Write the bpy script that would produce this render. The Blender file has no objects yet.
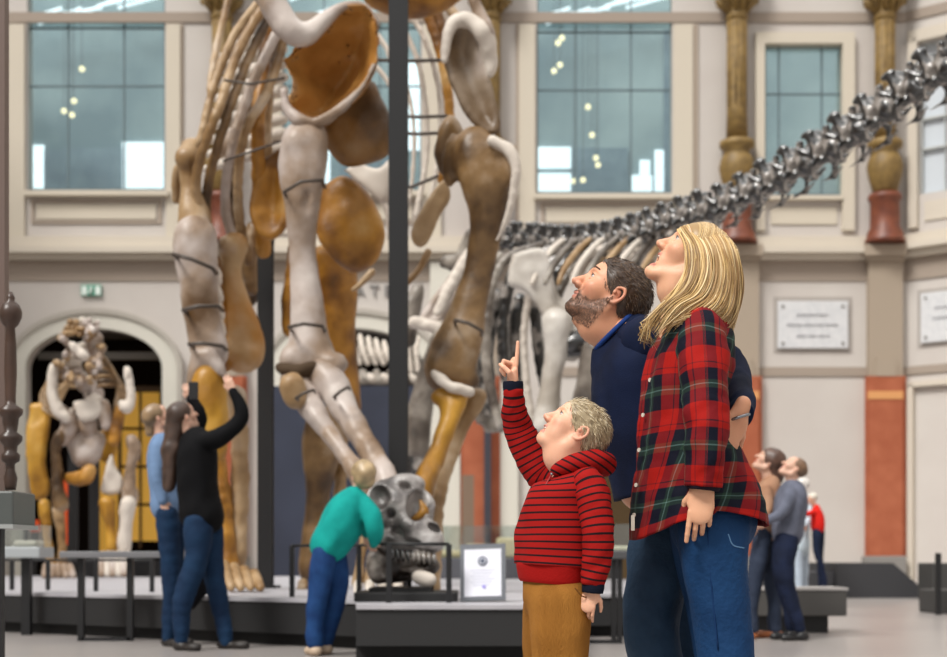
import bpy, bmesh, math, random
import numpy as np
from mathutils import Vector, Matrix, Euler, noise as mnoise
random.seed(7); np.random.seed(7)
sc = bpy.context.scene
F = 1400.0; CX = 473.5; HY = 558.0; HC = 0.70
def srgb(h):
    h = h.lstrip('#'); v = [int(h[i:i+2], 16)/255 for i in (0, 2, 4)]
    return tuple((c/12.92 if c <= .04045 else ((c+.055)/1.055)**2.4) for c in v) + (1,)
# ---------------- camera, sky, exposure ----------------
cam = bpy.data.cameras.new('camera'); camo = bpy.data.objects.new('camera', cam)
sc.collection.objects.link(camo); camo.location = (0, 0, HC); camo.rotation_euler = (math.pi/2, 0, 0)
cam.sensor_fit = 'HORIZONTAL'; cam.sensor_width = 36; cam.lens = 36*F/947; cam.shift_y = (HY-328.5)/947
cam.clip_end = 200; cam.dof.use_dof = True; cam.dof.focus_distance = 4.1; cam.dof.aperture_fstop = 3.5
sc.camera = camo
w = bpy.data.worlds.new('hall_light'); sc.world = w; w.use_nodes = True
nt = w.node_tree; bg = nt.nodes['Background']
tc = nt.nodes.new('ShaderNodeTexCoord'); sp = nt.nodes.new('ShaderNodeSeparateXYZ'); cr = nt.nodes.new('ShaderNodeValToRGB')
nt.links.new(tc.outputs['Generated'], sp.inputs[0]); nt.links.new(sp.outputs['Z'], cr.inputs[0]); nt.links.new(cr.outputs[0], bg.inputs['Color'])
cr.color_ramp.elements[0].position = 0.0; cr.color_ramp.elements[0].color = (.22, .21, .20, 1)
cr.color_ramp.elements[1].position = 0.9; cr.color_ramp.elements[1].color = (1.0, .985, .96, 1)
e = cr.color_ramp.elements.new(.35); e.color = (.45, .44, .43, 1)
bg.inputs['Strength'].default_value = 1.55
sun = bpy.data.lights.new('skylight_sun', 'SUN'); sun.energy = 3.0; sun.angle = math.radians(18); sun.color = (1, .97, .92)
suno = bpy.data.objects.new('skylight_sun', sun); sc.collection.objects.link(suno)
suno.rotation_euler = Euler((math.radians(30), math.radians(-30), 0))   # from above, in front and left
sc.view_settings.view_transform = 'Standard'; sc.view_settings.look = 'None'
sc.view_settings.exposure = 0.0; sc.view_settings.gamma = 1; sc.view_settings.use_curve_mapping = False
# ---------------- helpers ----------------
def P(px, py, d): return Vector(((px-CX)*d/F, d, HC-(py-HY)*d/F))
def tag(o, label=None, cat=None, group=None, kind=None):
    if label: o['label'] = label
    if cat: o['category'] = cat
    if group: o['group'] = group
    if kind: o['kind'] = kind
    return o
def link(o, parent=None):
    sc.collection.objects.link(o)
    if parent is not None:
        o.parent = parent
        o.matrix_parent_inverse = parent.matrix_world.inverted() if parent.matrix_world != Matrix() else Matrix()
    return o
def empty(name, loc, label=None, cat=None, group=None):
    o = bpy.data.objects.new(name, None); o.location = loc; o.empty_display_size = .1
    sc.collection.objects.link(o); o['_w'] = tuple(loc); return tag(o, label, cat, group)
def obj(name, me, m=None, parent=None, smooth=False):
    """link a mesh given in world coordinates; stored relative to its parent's origin"""
    o = bpy.data.objects.new(name, me)
    if m is not None and len(me.materials) == 0:
        for q in (m if isinstance(m, (list, tuple)) else [m]): me.materials.append(q)
    sc.collection.objects.link(o)
    if parent is not None:
        o.parent = parent
        off = Vector((0, 0, 0)); p = parent
        while p is not None:
            off += p.location; p = p.parent
        me.transform(Matrix.Translation(-off))
    if smooth:
        me.polygons.foreach_set('use_smooth', [True]*len(me.polygons))
    return o
def bm_obj(name, bm, m=None, parent=None, smooth=False):
    bmesh.ops.recalc_face_normals(bm, faces=bm.faces)
    me = bpy.data.meshes.new(name); bm.to_mesh(me); bm.free()
    return obj(name, me, m, parent, smooth)
def box(bm, x0, y0, z0, x1, y1, z1, mi=0, bev=0):
    vs = [bm.verts.new(c) for c in ((x0,y0,z0),(x1,y0,z0),(x1,y1,z0),(x0,y1,z0),(x0,y0,z1),(x1,y0,z1),(x1,y1,z1),(x0,y1,z1))]
    fs = [bm.faces.new([vs[i] for i in q]) for q in ((0,3,2,1),(4,5,6,7),(0,1,5,4),(1,2,6,5),(2,3,7,6),(3,0,4,7))]
    for f in fs: f.material_index = mi
    if bev:
        r = bmesh.ops.bevel(bm, geom=list({e for f in fs for e in f.edges}), offset=bev, segments=2, affect='EDGES', profile=.5)
        for f in r['faces']: f.material_index = mi
    return vs
def pbox(bm, x0, y0, x1, y1, d, th, mi=0, bev=0):
    """box with its front face covering pixel rect at distance d, thickness th"""
    a = P(x0, y1, d); b = P(x1, y0, d)
    return box(bm, a.x, d, a.z, b.x, d+th, b.z, mi, bev)
def lathe(bm, c, prof, seg=20, mi=0, ax='z'):
    """prof: list of (r, h) from c upward"""
    rings = []
    for r, h in prof:
        rings.append([bm.verts.new((c[0]+r*math.cos(2*math.pi*i/seg), c[1]+r*math.sin(2*math.pi*i/seg), c[2]+h)) for i in range(seg)])
    for a, b in zip(rings, rings[1:]):
        for i in range(seg):
            f = bm.faces.new((a[i], a[(i+1) % seg], b[(i+1) % seg], b[i])); f.material_index = mi; f.smooth = True
    f = bm.faces.new(rings[0][::-1]); f.material_index = mi
    f = bm.faces.new(rings[-1]); f.material_index = mi
def tube(bm, pts, rad, seg=8, mi=0, flat=None):
    """tube through pts; rad scalar or list"""
    pts = [Vector(p) for p in pts]; n = len(pts)
    rads = rad if isinstance(rad, (list, tuple)) else [rad]*n
    up = Vector((0, 0, 1)); rings = []; prev = None
    for i, p in enumerate(pts):
        t = (pts[min(i+1, n-1)]-pts[max(i-1, 0)]).normalized()
        if prev is None:
            a = t.cross(up if abs(t.z) < .9 else Vector((1, 0, 0))).normalized()
        else:
            a = (prev - t*prev.dot(t)).normalized()
        prev = a; b = t.cross(a)
        fa, fb = flat if flat else (1, 1)
        rings.append([bm.verts.new(p + (a*math.cos(2*math.pi*k/seg)*fa + b*math.sin(2*math.pi*k/seg)*fb)*rads[i]) for k in range(seg)])
    for r, s in zip(rings, rings[1:]):
        for k in range(seg):
            f = bm.faces.new((r[k], r[(k+1) % seg], s[(k+1) % seg], s[k])); f.smooth = True; f.material_index = mi
    f = bm.faces.new(rings[0][::-1]); f.material_index = mi
    f = bm.faces.new(rings[-1]); f.material_index = mi
def catmull(pts, n=6):
    """pts: list of equal-length tuples; returns resampled"""
    A = np.array([tuple(p) for p in pts], float); out = []
    Q = np.vstack([2*A[0]-A[1], A, 2*A[-1]-A[-2]])
    for i in range(1, len(Q)-2):
        for k in range(n):
            t = k/n; p0, p1, p2, p3 = Q[i-1], Q[i], Q[i+1], Q[i+2]
            out.append(.5*((2*p1)+(-p0+p2)*t+(2*p0-5*p1+4*p2-p3)*t*t+(-p0+3*p1-3*p2+p3)*t**3))
    out.append(A[-1]); return [tuple(float(c) for c in v) for v in out]
# ---------------- materials ----------------
MC = {}
def mat(name, col, rough=.6, col2=None, nscale=3, bump=0, bscale=20, metal=0, spec=.5, attr=None, emit=0, sss=0, detail=4, stretch=None, lo=.35, hi=.65, coat=0):
    if name in MC: return MC[name]
    m = bpy.data.materials.new(name); m.use_nodes = True; nt = m.node_tree; b = nt.nodes['Principled BSDF']
    c = srgb(col) if isinstance(col, str) else col
    b.inputs['Base Color'].default_value = c; b.inputs['Roughness'].default_value = rough
    b.inputs['Metallic'].default_value = metal; b.inputs['Specular IOR Level'].default_value = spec if rough < .75 else min(spec, .18)
    b.inputs['Coat Weight'].default_value = coat
    L = nt.links.new; tc = nt.nodes.new('ShaderNodeTexCoord'); co = tc.outputs['Object']
    if stretch:
        mp = nt.nodes.new('ShaderNodeMapping'); mp.inputs['Scale'].default_value = stretch; L(co, mp.inputs[0]); co = mp.outputs[0]
    if attr:
        a = nt.nodes.new('ShaderNodeAttribute'); a.attribute_name = attr; L(a.outputs['Color'], b.inputs['Base Color'])
    elif col2:
        n = nt.nodes.new('ShaderNodeTexNoise'); n.inputs['Scale'].default_value = nscale; n.inputs['Detail'].default_value = detail
        L(co, n.inputs['Vector']); r = nt.nodes.new('ShaderNodeValToRGB'); L(n.outputs['Fac'], r.inputs[0])
        r.color_ramp.elements[0].position = lo; r.color_ramp.elements[1].position = hi
        r.color_ramp.elements[0].color = c; r.color_ramp.elements[1].color = srgb(col2); L(r.outputs[0], b.inputs['Base Color'])
    if bump:
        n = nt.nodes.new('ShaderNodeTexNoise'); n.inputs['Scale'].default_value = bscale; n.inputs['Detail'].default_value = 5
        L(co, n.inputs['Vector']); bp = nt.nodes.new('ShaderNodeBump'); bp.inputs['Strength'].default_value = bump
        bp.inputs['Distance'].default_value = .02; L(n.outputs['Fac'], bp.inputs['Height']); L(bp.outputs[0], b.inputs['Normal'])
    if sss:
        b.inputs['Subsurface Weight'].default_value = sss; b.inputs['Subsurface Radius'].default_value = (.012, .005, .003); b.inputs['Subsurface Scale'].default_value = 1.0
    if emit:
        b.inputs['Emission Color'].default_value = c; b.inputs['Emission Strength'].default_value = emit
    MC[name] = m; return m
# ---------------- signed-distance modelling ----------------
def V3(p): return np.array(tuple(p), np.float32)
def cone(a, b, ra, rb, k=.02, flat=None, op='u'):
    """tapered capsule; flat=(axis, factor) squeezes it along axis"""
    return ('c', V3(a), V3(b), ra, rb, k, (None if flat is None else (V3(Vector(flat[0]).normalized()), flat[1])), op)
def ell(c, r, k=.02, rot=None, op='u'):
    R = np.eye(3, dtype=np.float32) if rot is None else np.array(rot.to_3x3() if not isinstance(rot, Euler) else rot.to_matrix(), np.float32)
    return ('e', V3(c), V3(r), R, None, k, None, op)
def chain(pts, k=.02, flat=None, n=4, op='u'):
    """pts: (x,y,z,r) control points, smooth"""
    q = catmull(pts, n) if n > 1 else pts
    return [cone(a[:3], b[:3], a[3], b[3], k if i == 0 else min(k, .3*min(a[3], b[3])), flat, op) for i, (a, b) in enumerate(zip(q, q[1:]))]
def aabb(p):
    if p[0] == 'c': r = max(p[3], p[4])*(max(1, p[6][1]) if p[6] else 1); return np.minimum(p[1], p[2])-r, np.maximum(p[1], p[2])+r
    e = np.sqrt(((p[3]*p[2][None, :])**2).sum(1)); return p[1]-e, p[1]+e
def field_mesh(prims, vox=.02, name='mesh', clip=None, fieldmod=None, keep_zmin=None):
    bb = [aabb(p) for p in prims if p[7] == 'u']; lo = np.min([b[0] for b in bb], 0)-3*vox; hi = np.max([b[1] for b in bb], 0)+3*vox
    n = np.maximum(4, np.ceil((hi-lo)/vox).astype(int)+1)
    ax = [lo[i]+vox*np.arange(n[i], dtype=np.float32) for i in range(3)]
    f = np.full(n, 9.0, np.float32)
    for p in prims:
        a, b = aabb(p); m = p[5]+3*vox
        i0 = np.clip(np.floor((a-m-lo)/vox).astype(int), 0, n); i1 = np.clip(np.ceil((b+m-lo)/vox).astype(int)+1, 0, n)
        if (i1 <= i0).any(): continue
        X = ax[0][i0[0]:i1[0], None, None]; Y = ax[1][None, i0[1]:i1[1], None]; Z = ax[2][None, None, i0[2]:i1[2]]
        if p[0] == 'c':
            A, B = p[1], p[2]; q = [X-A[0], Y-A[1], Z-A[2]]; ba = B-A; sc_ = 1.0
            if p[6]:
                nx, fc = p[6]; g = 1/fc-1; dt = q[0]*nx[0]+q[1]*nx[1]+q[2]*nx[2]
                q = [q[i]+nx[i]*dt*g for i in range(3)]; ba = ba+nx*float(ba@nx)*g; sc_ = min(1.0, fc)
            l2 = float(ba@ba)+1e-12; t = np.clip((q[0]*ba[0]+q[1]*ba[1]+q[2]*ba[2])/l2, 0, 1)
            d = np.sqrt((q[0]-t*ba[0])**2+(q[1]-t*ba[1])**2+(q[2]-t*ba[2])**2)-(p[3]+t*(p[4]-p[3])); d = d*sc_
        else:
            R, c, r = p[3], p[1], p[2]; x, y, z = X-c[0], Y-c[1], Z-c[2]
            u = [(x*R[0, i]+y*R[1, i]+z*R[2, i]) for i in range(3)]
            k0 = np.sqrt((u[0]/r[0])**2+(u[1]/r[1])**2+(u[2]/r[2])**2); k1 = np.sqrt((u[0]/r[0]**2)**2+(u[1]/r[1]**2)**2+(u[2]/r[2]**2)**2)+1e-9
            d = k0*(k0-1)/k1
        s = f[i0[0]:i1[0], i0[1]:i1[1], i0[2]:i1[2]]; k = max(p[5], 1e-4)
        if p[7] == 'u':
            h = np.clip(.5+.5*(d-s)/k, 0, 1); r_ = d*(1-h)+s*h-k*h*(1-h)
        else:
            dd = -d; h = np.clip(.5-.5*(dd-s)/k, 0, 1); r_ = dd*(1-h)+s*h+k*h*(1-h)
        f[i0[0]:i1[0], i0[1]:i1[1], i0[2]:i1[2]] = r_
    if fieldmod: f = fieldmod(f, ax[0][:, None, None], ax[1][None, :, None], ax[2][None, None, :])
    return nets(f, lo, vox, name)
def nets(f, lo, vox, name):
    s = f < 0; n = f.shape
    c = s[:-1, :-1, :-1].astype(np.int8)
    tot = sum(s[i:n[0]-1+i, j:n[1]-1+j, k:n[2]-1+k].astype(np.int8) for i in (0, 1) for j in (0, 1) for k in (0, 1))
    act = (tot > 0) & (tot < 8); I = np.argwhere(act); N = len(I)
    idx = np.full(act.shape, -1, np.int32); idx[act] = np.arange(N)
    pos = np.zeros((N, 3)); cnt = np.zeros(N)
    g = lambda o: f[I[:, 0]+o[0], I[:, 1]+o[1], I[:, 2]+o[2]]
    for a in range(3):
        for u in (0, 1):
            for v in (0, 1):
                o = [0, 0, 0]; o[(a+1) % 3] = u; o[(a+2) % 3] = v; o2 = list(o); o2[a] = 1
                A, B = g(o), g(o2); m = (A < 0) != (B < 0); t = np.where(m, A/np.where(m, A-B, 1), 0)
                pt = np.tile(np.array(o, float), (N, 1)); pt[:, a] = t; pos[m] += pt[m]; cnt[m] += 1
    vs = (I+pos/np.maximum(cnt, 1)[:, None])*vox+lo
    quads = []
    for a in range(3):
        sl0 = [slice(1, n[i]-1) for i in range(3)]; sl0[a] = slice(0, n[a]-1); sl1 = list(sl0); sl1[a] = slice(1, n[a])
        A, B = s[tuple(sl0)], s[tuple(sl1)]; E = np.argwhere(A != B); off = np.array([1, 1, 1]); off[a] = 0; E = E+off
        b_, c_ = (a+1) % 3, (a+2) % 3; eb = np.zeros(3, int); eb[b_] = 1; ec = np.zeros(3, int); ec[c_] = 1
        q = np.stack([idx[tuple((E-eb-ec).T)], idx[tuple((E-ec).T)], idx[tuple(E.T)], idx[tuple((E-eb).T)]], 1)
        ins = s[tuple(E.T)]; q[~ins] = q[~ins][:, ::-1]; quads.append(q)
    q = np.concatenate(quads) if quads else np.zeros((0, 4), int)
    me = bpy.data.meshes.new(name); me.vertices.add(N); me.vertices.foreach_set('co', vs.astype(np.float32).ravel())
    me.loops.add(len(q)*4); me.loops.foreach_set('vertex_index', q.ravel().astype(np.int32))
    me.polygons.add(len(q)); me.polygons.foreach_set('loop_start', np.arange(0, len(q)*4, 4, dtype=np.int32))
    me.polygons.foreach_set('use_smooth', np.ones(len(q), bool)); me.update(calc_edges=True); me.validate()
    return me
def verts_of(me):
    a = np.empty(len(me.vertices)*3, np.float32); me.vertices.foreach_get('co', a); return a.reshape(-1, 3)
def normals_of(me):
    a = np.empty(len(me.vertices)*3, np.float32); me.vertex_normals.foreach_get('vector', a); return a.reshape(-1, 3)
def set_verts(me, v): me.vertices.foreach_set('co', v.astype(np.float32).ravel()); me.update()
def relax(me, it=2, lam=.5):
    v = verts_of(me).astype(np.float64); e = np.empty(len(me.edges)*2, np.int32); me.edges.foreach_get('vertices', e); e = e.reshape(-1, 2)
    deg = np.bincount(e.ravel(), minlength=len(v)).astype(float); deg[deg == 0] = 1
    for _ in range(it):
        s = np.zeros_like(v)
        for i in range(3):
            s[:, i] = np.bincount(e[:, 0], v[e[:, 1], i], len(v))+np.bincount(e[:, 1], v[e[:, 0], i], len(v))
        v += lam*(s/deg[:, None]-v)
    set_verts(me, v); return me
def wav(v, freq, seed=0, n=5):
    """smooth pseudo-noise in [-1,1] at points v (N,3)"""
    r = np.random.RandomState(seed); o = np.zeros(len(v))
    for i in range(n):
        d = r.normal(size=3); d /= np.linalg.norm(d); o += np.sin((v@d)*freq*(.7+.6*r.rand())+r.rand()*6.28+1.3*np.sin((v@np.roll(d, 1))*freq*.6+r.rand()*6))
    return o/n
def wrinkle(me, amp, freq, seed=0, direction=None, sharp=False, mask=None):
    v = verts_of(me); nn = normals_of(me); q = v.copy()
    if direction is not None:
        d = np.array(direction, float); d /= np.linalg.norm(d); q = q - np.outer(q@d, d)*.75   # long folds run along direction
    w_ = wav(q, freq, seed)
    if sharp: w_ = 1-2*np.abs(w_)**.7
    if mask is not None: w_ = w_*mask(v)
    set_verts(me, v+nn*(w_*amp)[:, None]); return me
def paint(me, rgb, name='paint'):
    """per-vertex own colour (N,3 linear)"""
    a = me.color_attributes.new(name, 'FLOAT_COLOR', 'POINT'); c = np.ones((len(me.vertices), 4), np.float32); c[:, :3] = rgb
    a.data.foreach_set('color', c.ravel())
def vec_attr(me, arr, name='cloth'):
    a = me.attributes.new(name, 'FLOAT_VECTOR', 'POINT'); a.data.foreach_set('vector', arr.astype(np.float32).ravel())
def join_meshes(name, mes):
    bm = bmesh.new()
    for m in mes: bm.from_mesh(m)
    me = bpy.data.meshes.new(name); bm.to_mesh(me); bm.free()
    me.polygons.foreach_set('use_smooth', [True]*len(me.polygons)); return me
# ================= THE HALL =================
plaster = mat('plaster', '#c6bfb9', .85, '#cbc5bf', .6, bump=.05, bscale=8)
cream = mat('cream_trim', '#cfc6b8', .8)
taupe = mat('taupe_band', '#a3968a', .85)
grey_pl = mat('grey_plinth', '#8b8884', .8)
terra = mat('terracotta', '#a35c42', .75, '#b0684c', 2)
drumred = mat('red_marble', '#673728', .45, '#80462f', 3)
gold = mat('gilt_stone', '#8f7440', .55, '#725a30', 4, bump=.3, bscale=6)
goldband = mat('ochre_band', '#d69a62', .7)
blackm = mat('black_metal', '#131315', .5)
platm = mat('platform_black', '#141415', .55, '#19191a', 2)
plattop = mat('platform_top', '#a4a2a8', .55, '#b0aeb2', 4)
floorm = mat('floor_concrete', '#918b89', .3, '#a09a96', .35, bump=.02, bscale=5, detail=3)
white = mat('white_paint', '#e6e6e6', .6)
D = 44.0
bm = bmesh.new(); box(bm, -24, -6, -.3, 24, 56, 0)
fl = bm_obj('floor', bm, floorm); tag(fl, kind='structure')

def rect_wall(bm, xs0, xs1, y0, y1, holes, d, th, mi=0):
    xs = sorted({xs0, xs1, *[h[0] for h in holes], *[h[2] for h in holes]}); ys = sorted({y0, y1, *[h[1] for h in holes], *[h[3] for h in holes]})
    for a, b in zip(xs, xs[1:]):
        run = None
        for c, e in zip(ys, ys[1:]):
            mx, my = (a+b)/2, (c+e)/2
            if any(h[0] < mx < h[2] and h[1] < my < h[3] for h in holes):
                if run is not None: pbox(bm, a, run, b, c, d, th, mi); run = None
            elif run is None: run = c
        if run is not None: pbox(bm, a, run, b, y1, d, th, mi)
WIN = [(27, -75, 165, 190), (283, -75, 421, 190), (537, -75, 672, 193), (765, 43, 843, 195)]
XR = 906
bm = bmesh.new()
rect_wall(bm, -160, XR, -120, 262, WIN, D, .6)
def arch_wall(bm, x0, x1, ytop, ybot, ax0, ax1, yspring, ycrown, d, th, n=22, mi=0):
    """wall rect x0..x1 with an arched opening reaching the floor"""
    pts = [(ax0, ybot)]; c = (ax0+ax1)/2; hw = (ax1-ax0)/2
    for i in range(n+1):
        t = math.pi*(1-i/n); pts.append((c+hw*math.cos(t), yspring-(yspring-ycrown)*math.sin(t)))
    pts.append((ax1, ybot))
    fr = [P(x, y, d) for x, y in [(x0, ybot), (x0, ytop), (x1, ytop), (x1, ybot)]]
    # strips: columns between arch samples
    def quad(a, b, c_, e):
        f0 = [bm.verts.new(P(*q, d)) for q in (a, b, c_, e)]; f1 = [bm.verts.new(v.co+Vector((0, th, 0))) for v in f0]
        for i in range(4): bm.faces.new((f0[i], f0[(i+1) % 4], f1[(i+1) % 4], f1[i])).material_index = mi
        bm.faces.new(f0).material_index = mi; bm.faces.new(f1[::-1]).material_index = mi
    quad((x0, ybot), (x0, ytop), (ax0, ytop), (ax0, ybot)); quad((ax1, ybot), (ax1, ytop), (x1, ytop), (x1, ybot))
    for a, b in zip(pts[1:], pts[2:-1]): quad(a, (a[0], ytop), (b[0], ytop), b)
def arch_band(bm, ax0, ax1, yspring, ycrown, wpx, d, th, ybot, n=24, mi=0):
    c = (ax0+ax1)/2; hw = (ax1-ax0)/2
    inn = [(ax0, ybot)]+[(c+hw*math.cos(math.pi*(1-i/n)), yspring-(yspring-ycrown)*math.sin(math.pi*(1-i/n))) for i in range(n+1)]+[(ax1, ybot)]
    out = [(ax0-wpx, ybot)]+[(c+(hw+wpx)*math.cos(math.pi*(1-i/n)), yspring-(yspring-ycrown+wpx)*math.sin(math.pi*(1-i/n))) for i in range(n+1)]+[(ax1+wpx, ybot)]
    for i in range(len(inn)-1):
        q = [inn[i], out[i], out[i+1], inn[i+1]]
        f0 = [bm.verts.new(P(*p, d)) for p in q]; f1 = [bm.verts.new(v.co+Vector((0, th, 0))) for v in f0]
        for j in range(4): bm.faces.new((f0[j], f0[(j+1) % 4], f1[(j+1) % 4], f1[j])).material_index = mi
        bm.faces.new(f0).material_index = mi; bm.faces.new(f1[::-1]).material_index = mi
BOT = 579.9
arch_wall(bm, -160, 250, 262, BOT, 25, 162, 368, 328, D, .6)
arch_wall(bm, 250, 560, 262, BOT, 282, 424, 368, 328, D, .6)
rect_wall(bm, 560, XR, 262, BOT, [], D, .6)
wb = bm_obj('wall_back', bm, plaster); tag(wb, kind='structure')
# arch surrounds
for n_, (a0, a1) in enumerate(((25, 162), (282, 424))):
    bm = bmesh.new(); arch_band(bm, a0, a1, 368, 328, 15, D-.14, .2, BOT)
    arch_band(bm, a0-15, a1+15, 368, 313, 5, D-.22, .25, BOT, mi=1)
    tag(bm_obj(f'trim_{n_+1}', bm, [mat('arch_cream', '#d9d6cb', .8), mat('arch_edge', '#b5afa6', .8)]), kind='structure')
# horizontal courses
bm = bmesh.new()
def course(bm, y0, y1, pr, mi, x0=-160, x1=XR): pbox(bm, x0, y0, x1, y1, D-pr, pr+.05, mi)
course(bm, 12, 22, .06, 1); course(bm, 236, 246, .25, 0); course(bm, 246, 252, .5, 0); course(bm, 252, 259, .28, 0)
course(bm, 259, 281, .04, 1)  # taupe frieze, also painting the shadow band under the cornice ledge
tag(bm_obj('trim_3', bm, [cream, taupe]), kind='structure')
bm = bmesh.new(); course(bm, 367, 376, .05, 0, 560); course(bm, 566, BOT, .06, 1, 426)
tag(bm_obj('trim_4', bm, [taupe, grey_pl]), kind='structure')
# pilaster strips, window surrounds, aprons
bm = bmesh.new()
for a, b in ((6, 24), (166, 180), (262, 281), (423, 441), (519, 535), (674, 693)):
    pbox(bm, a, 24, b, 236, D-.12, .15, 0)
for a, b in ((180, 183), (516, 519), (693, 698), (-2, 6)): pbox(bm, a, 24, b, 236, D-.06, .1, 1)
for x0, y0, x1, y1 in WIN[:3]:
    pbox(bm, x0-3, y1, x1+3, y1+5, D-.3, .4, 0)
    for q in ((x0+4, y1+10, x1-4, y1+12), (x0+4, y1+31, x1-4, y1+33), (x0+4, y1+12, x0+7, y1+31), (x1-7, y1+12, x1-4, y1+31)): pbox(bm, *q, D-.06, .1, 1)
    pbox(bm, x0+9, y1+14, x1-9, y1+29, D-.05, .1, 0)
x0, y0, x1, y1 = WIN[3]
for q in ((x0-9, y0, x0, y1+35), (x1, y0, x1+12, y1+35), (x0-9, y0-11, x1+12, y0)): pbox(bm, *q, D-.2, .3, 0)
pbox(bm, x0, y1, x1, y1+4, D-.25, .4, 0); pbox(bm, x0+6, y1+12, x1-6, y1+29, D-.05, .1, 0)
tag(bm_obj('trim_5', bm, [mat('cream_light', '#cfc6b6', .8), mat('seam', '#aea092', .85)]), kind='structure')
# windows: frame + muntins + panes
pane = bpy.data.materials.new('window_pane'); pane.use_nodes = True; n_ = pane.node_tree; n_.nodes.clear()
o_ = n_.nodes.new('ShaderNodeOutputMaterial'); mx = n_.nodes.new('ShaderNodeMixShader'); tr = n_.nodes.new('ShaderNodeBsdfTransparent'); gl = n_.nodes.new('ShaderNodeBsdfGlossy')
tr.inputs[0].default_value = (.84, .92, .93, 1); gl.inputs[0].default_value = (.8, .88, .9, 1); gl.inputs['Roughness'].default_value = .12
mx.inputs[0].default_value = .16
n_.links.new(tr.outputs[0], mx.inputs[1]); n_.links.new(gl.outputs[0], mx.inputs[2]); n_.links.new(mx.outputs[0], o_.inputs[0])
muntin = mat('muntin', '#5f7076', .5)
MUN = [([68, 124], [28, 86]), ([324, 380], [28, 86]), ([576, 631], [32, 90]), ([779, 822], [94])]
for i, ((x0, y0, x1, y1), (vx, hy)) in enumerate(zip(WIN, MUN)):
    bm = bmesh.new()
    for q in ((x0, y0, x0+1.2, y1), (x1-1.2, y0, x1, y1), (x0, y0, x1, y0+1.2), (x0, y1-1.5, x1, y1)): pbox(bm, *q, D+.15, .12)
    for v in vx: pbox(bm, v-.7, y0, v+.7, y1, D+.2, .08)
    for h in hy: pbox(bm, x0, h-.7, x1, h+.7, D+.2, .08)
    wf = bm_obj(f'window_{i+1}', bm, muntin); tag(wf, kind='structure')
    bm = bmesh.new(); pbox(bm, x0+1, y0+1, x1-1, y1-1, D+.23, .02); tag(bm_obj('pane', bm, pane, wf))
# gallery room behind the windows
bm = bmesh.new()
gal = mat('gallery_blue', '#b3c2c3', .8, '#71878f', .22, detail=5)
a = P(-180, 250, 51); b = P(1060, -260, 51); box(bm, a.x, 51, a.z, b.x, 51.3, b.z, 0)
zf = P(0, 300, D).z; box(bm, a.x, D+.7, zf-.3, b.x, 51, zf, 1)
tag(bm_obj('wall_gallery', bm, [gal, grey_pl]), kind='structure')
glow = mat('lit_window', (.93, .97, 1, 1), .5, emit=1.25); dim = mat('gallery_dark', '#5c7485', .7, '#7e94a0', 1.2)
bm = bmesh.new()
def G(x0, y0, x1, y1, mi, d=50.9, th=.08): pbox(bm, CX+(x0-CX)*D/d, HY+(y0-HY)*D/d, CX+(x1-CX)*D/d, HY+(y1-HY)*D/d, D, .01, mi) if False else pbox(bm, x0, y0, x1, y1, d, th, mi)
for q in ((28, 145, 44, 190), (122, 142, 166, 192), (535, 147, 571, 168), (535, 173, 571, 195), (632, 175, 652, 197), (655, 150, 664, 195), (300, 150, 330, 192), (400, 60, 421, 150), (44, 176, 62, 192), (50, 160, 56, 170), (640, 160, 650, 174), (600, 184, 612, 195)): G(*q, 0)
for q in ((60, 148, 122, 192), (572, 148, 628, 192), (664, 30, 672, 195), (340, 150, 398, 192), (44, 150, 60, 192)): G(*q, 1, 50.85)
for x in (28, 300, 536):      # rooflights, bright slanted bars
    for k in range(14):
        p0 = P(x+(k % 7)*20-10, 22-k*4+6*(k % 2), 50); p1 = P(x+(k % 7)*20+34, 8-k*4+4*(k % 3), 50)
        tube(bm, [p0, p1], .06, 6, 0)
go = bm_obj('window_6', bm, [glow, dim]); tag(go, kind='structure')
LAMPL = ['lone glowing lamp in the left window above a cluster of three', 'topmost of the three clustered lamps in the left window', 'leftmost of the three clustered lamps in the left window', 'lowest of the three clustered lamps in the left window',
 'topmost glowing lamp in the middle window', 'glowing lamp touching the topmost one in the middle window', 'third glowing lamp from the top in the middle window', 'fourth glowing lamp from the top in the middle window',
 'lone glowing lamp at mid height of the middle window', 'glowing lamp just under the mid height lamp in the middle window', 'upper lamp of the close pair low in the middle window', 'lower lamp of the close pair low in the middle window', 'leftmost of the two lamps beside the bright patch in the middle window', 'rightmost of the two lamps beside the bright patch in the middle window']
lampm = mat('pendant_glow', (1, .78, .45, 1), .5, emit=2.2)
first = None
for i, (x, y) in enumerate(((82, 69), (74, 101), (64, 111), (72, 115), (562, 38), (558, 43), (560, 65), (554, 71), (588, 107), (592, 135), (596, 158), (598, 165), (574, 181), (583, 180))):
    p = P(x, y, 46.6+.55*(i % 4)+.1*(i//4))
    t = empty('pendant_lamp', p, LAMPL[i], 'lamp', 'pendant lamps behind the windows')
    bm = bmesh.new(); bmesh.ops.create_uvsphere(bm, u_segments=10, v_segments=8, radius=.095, matrix=Matrix.Translation(p)); bm_obj('bulb', bm, lampm, t, True)
    bm = bmesh.new(); tube(bm, [p+Vector((0, 0, .1)), Vector((p.x, p.y, P(0, -80, 47).z))], .01, 4); bm_obj('cable', bm, blackm, t)
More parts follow.
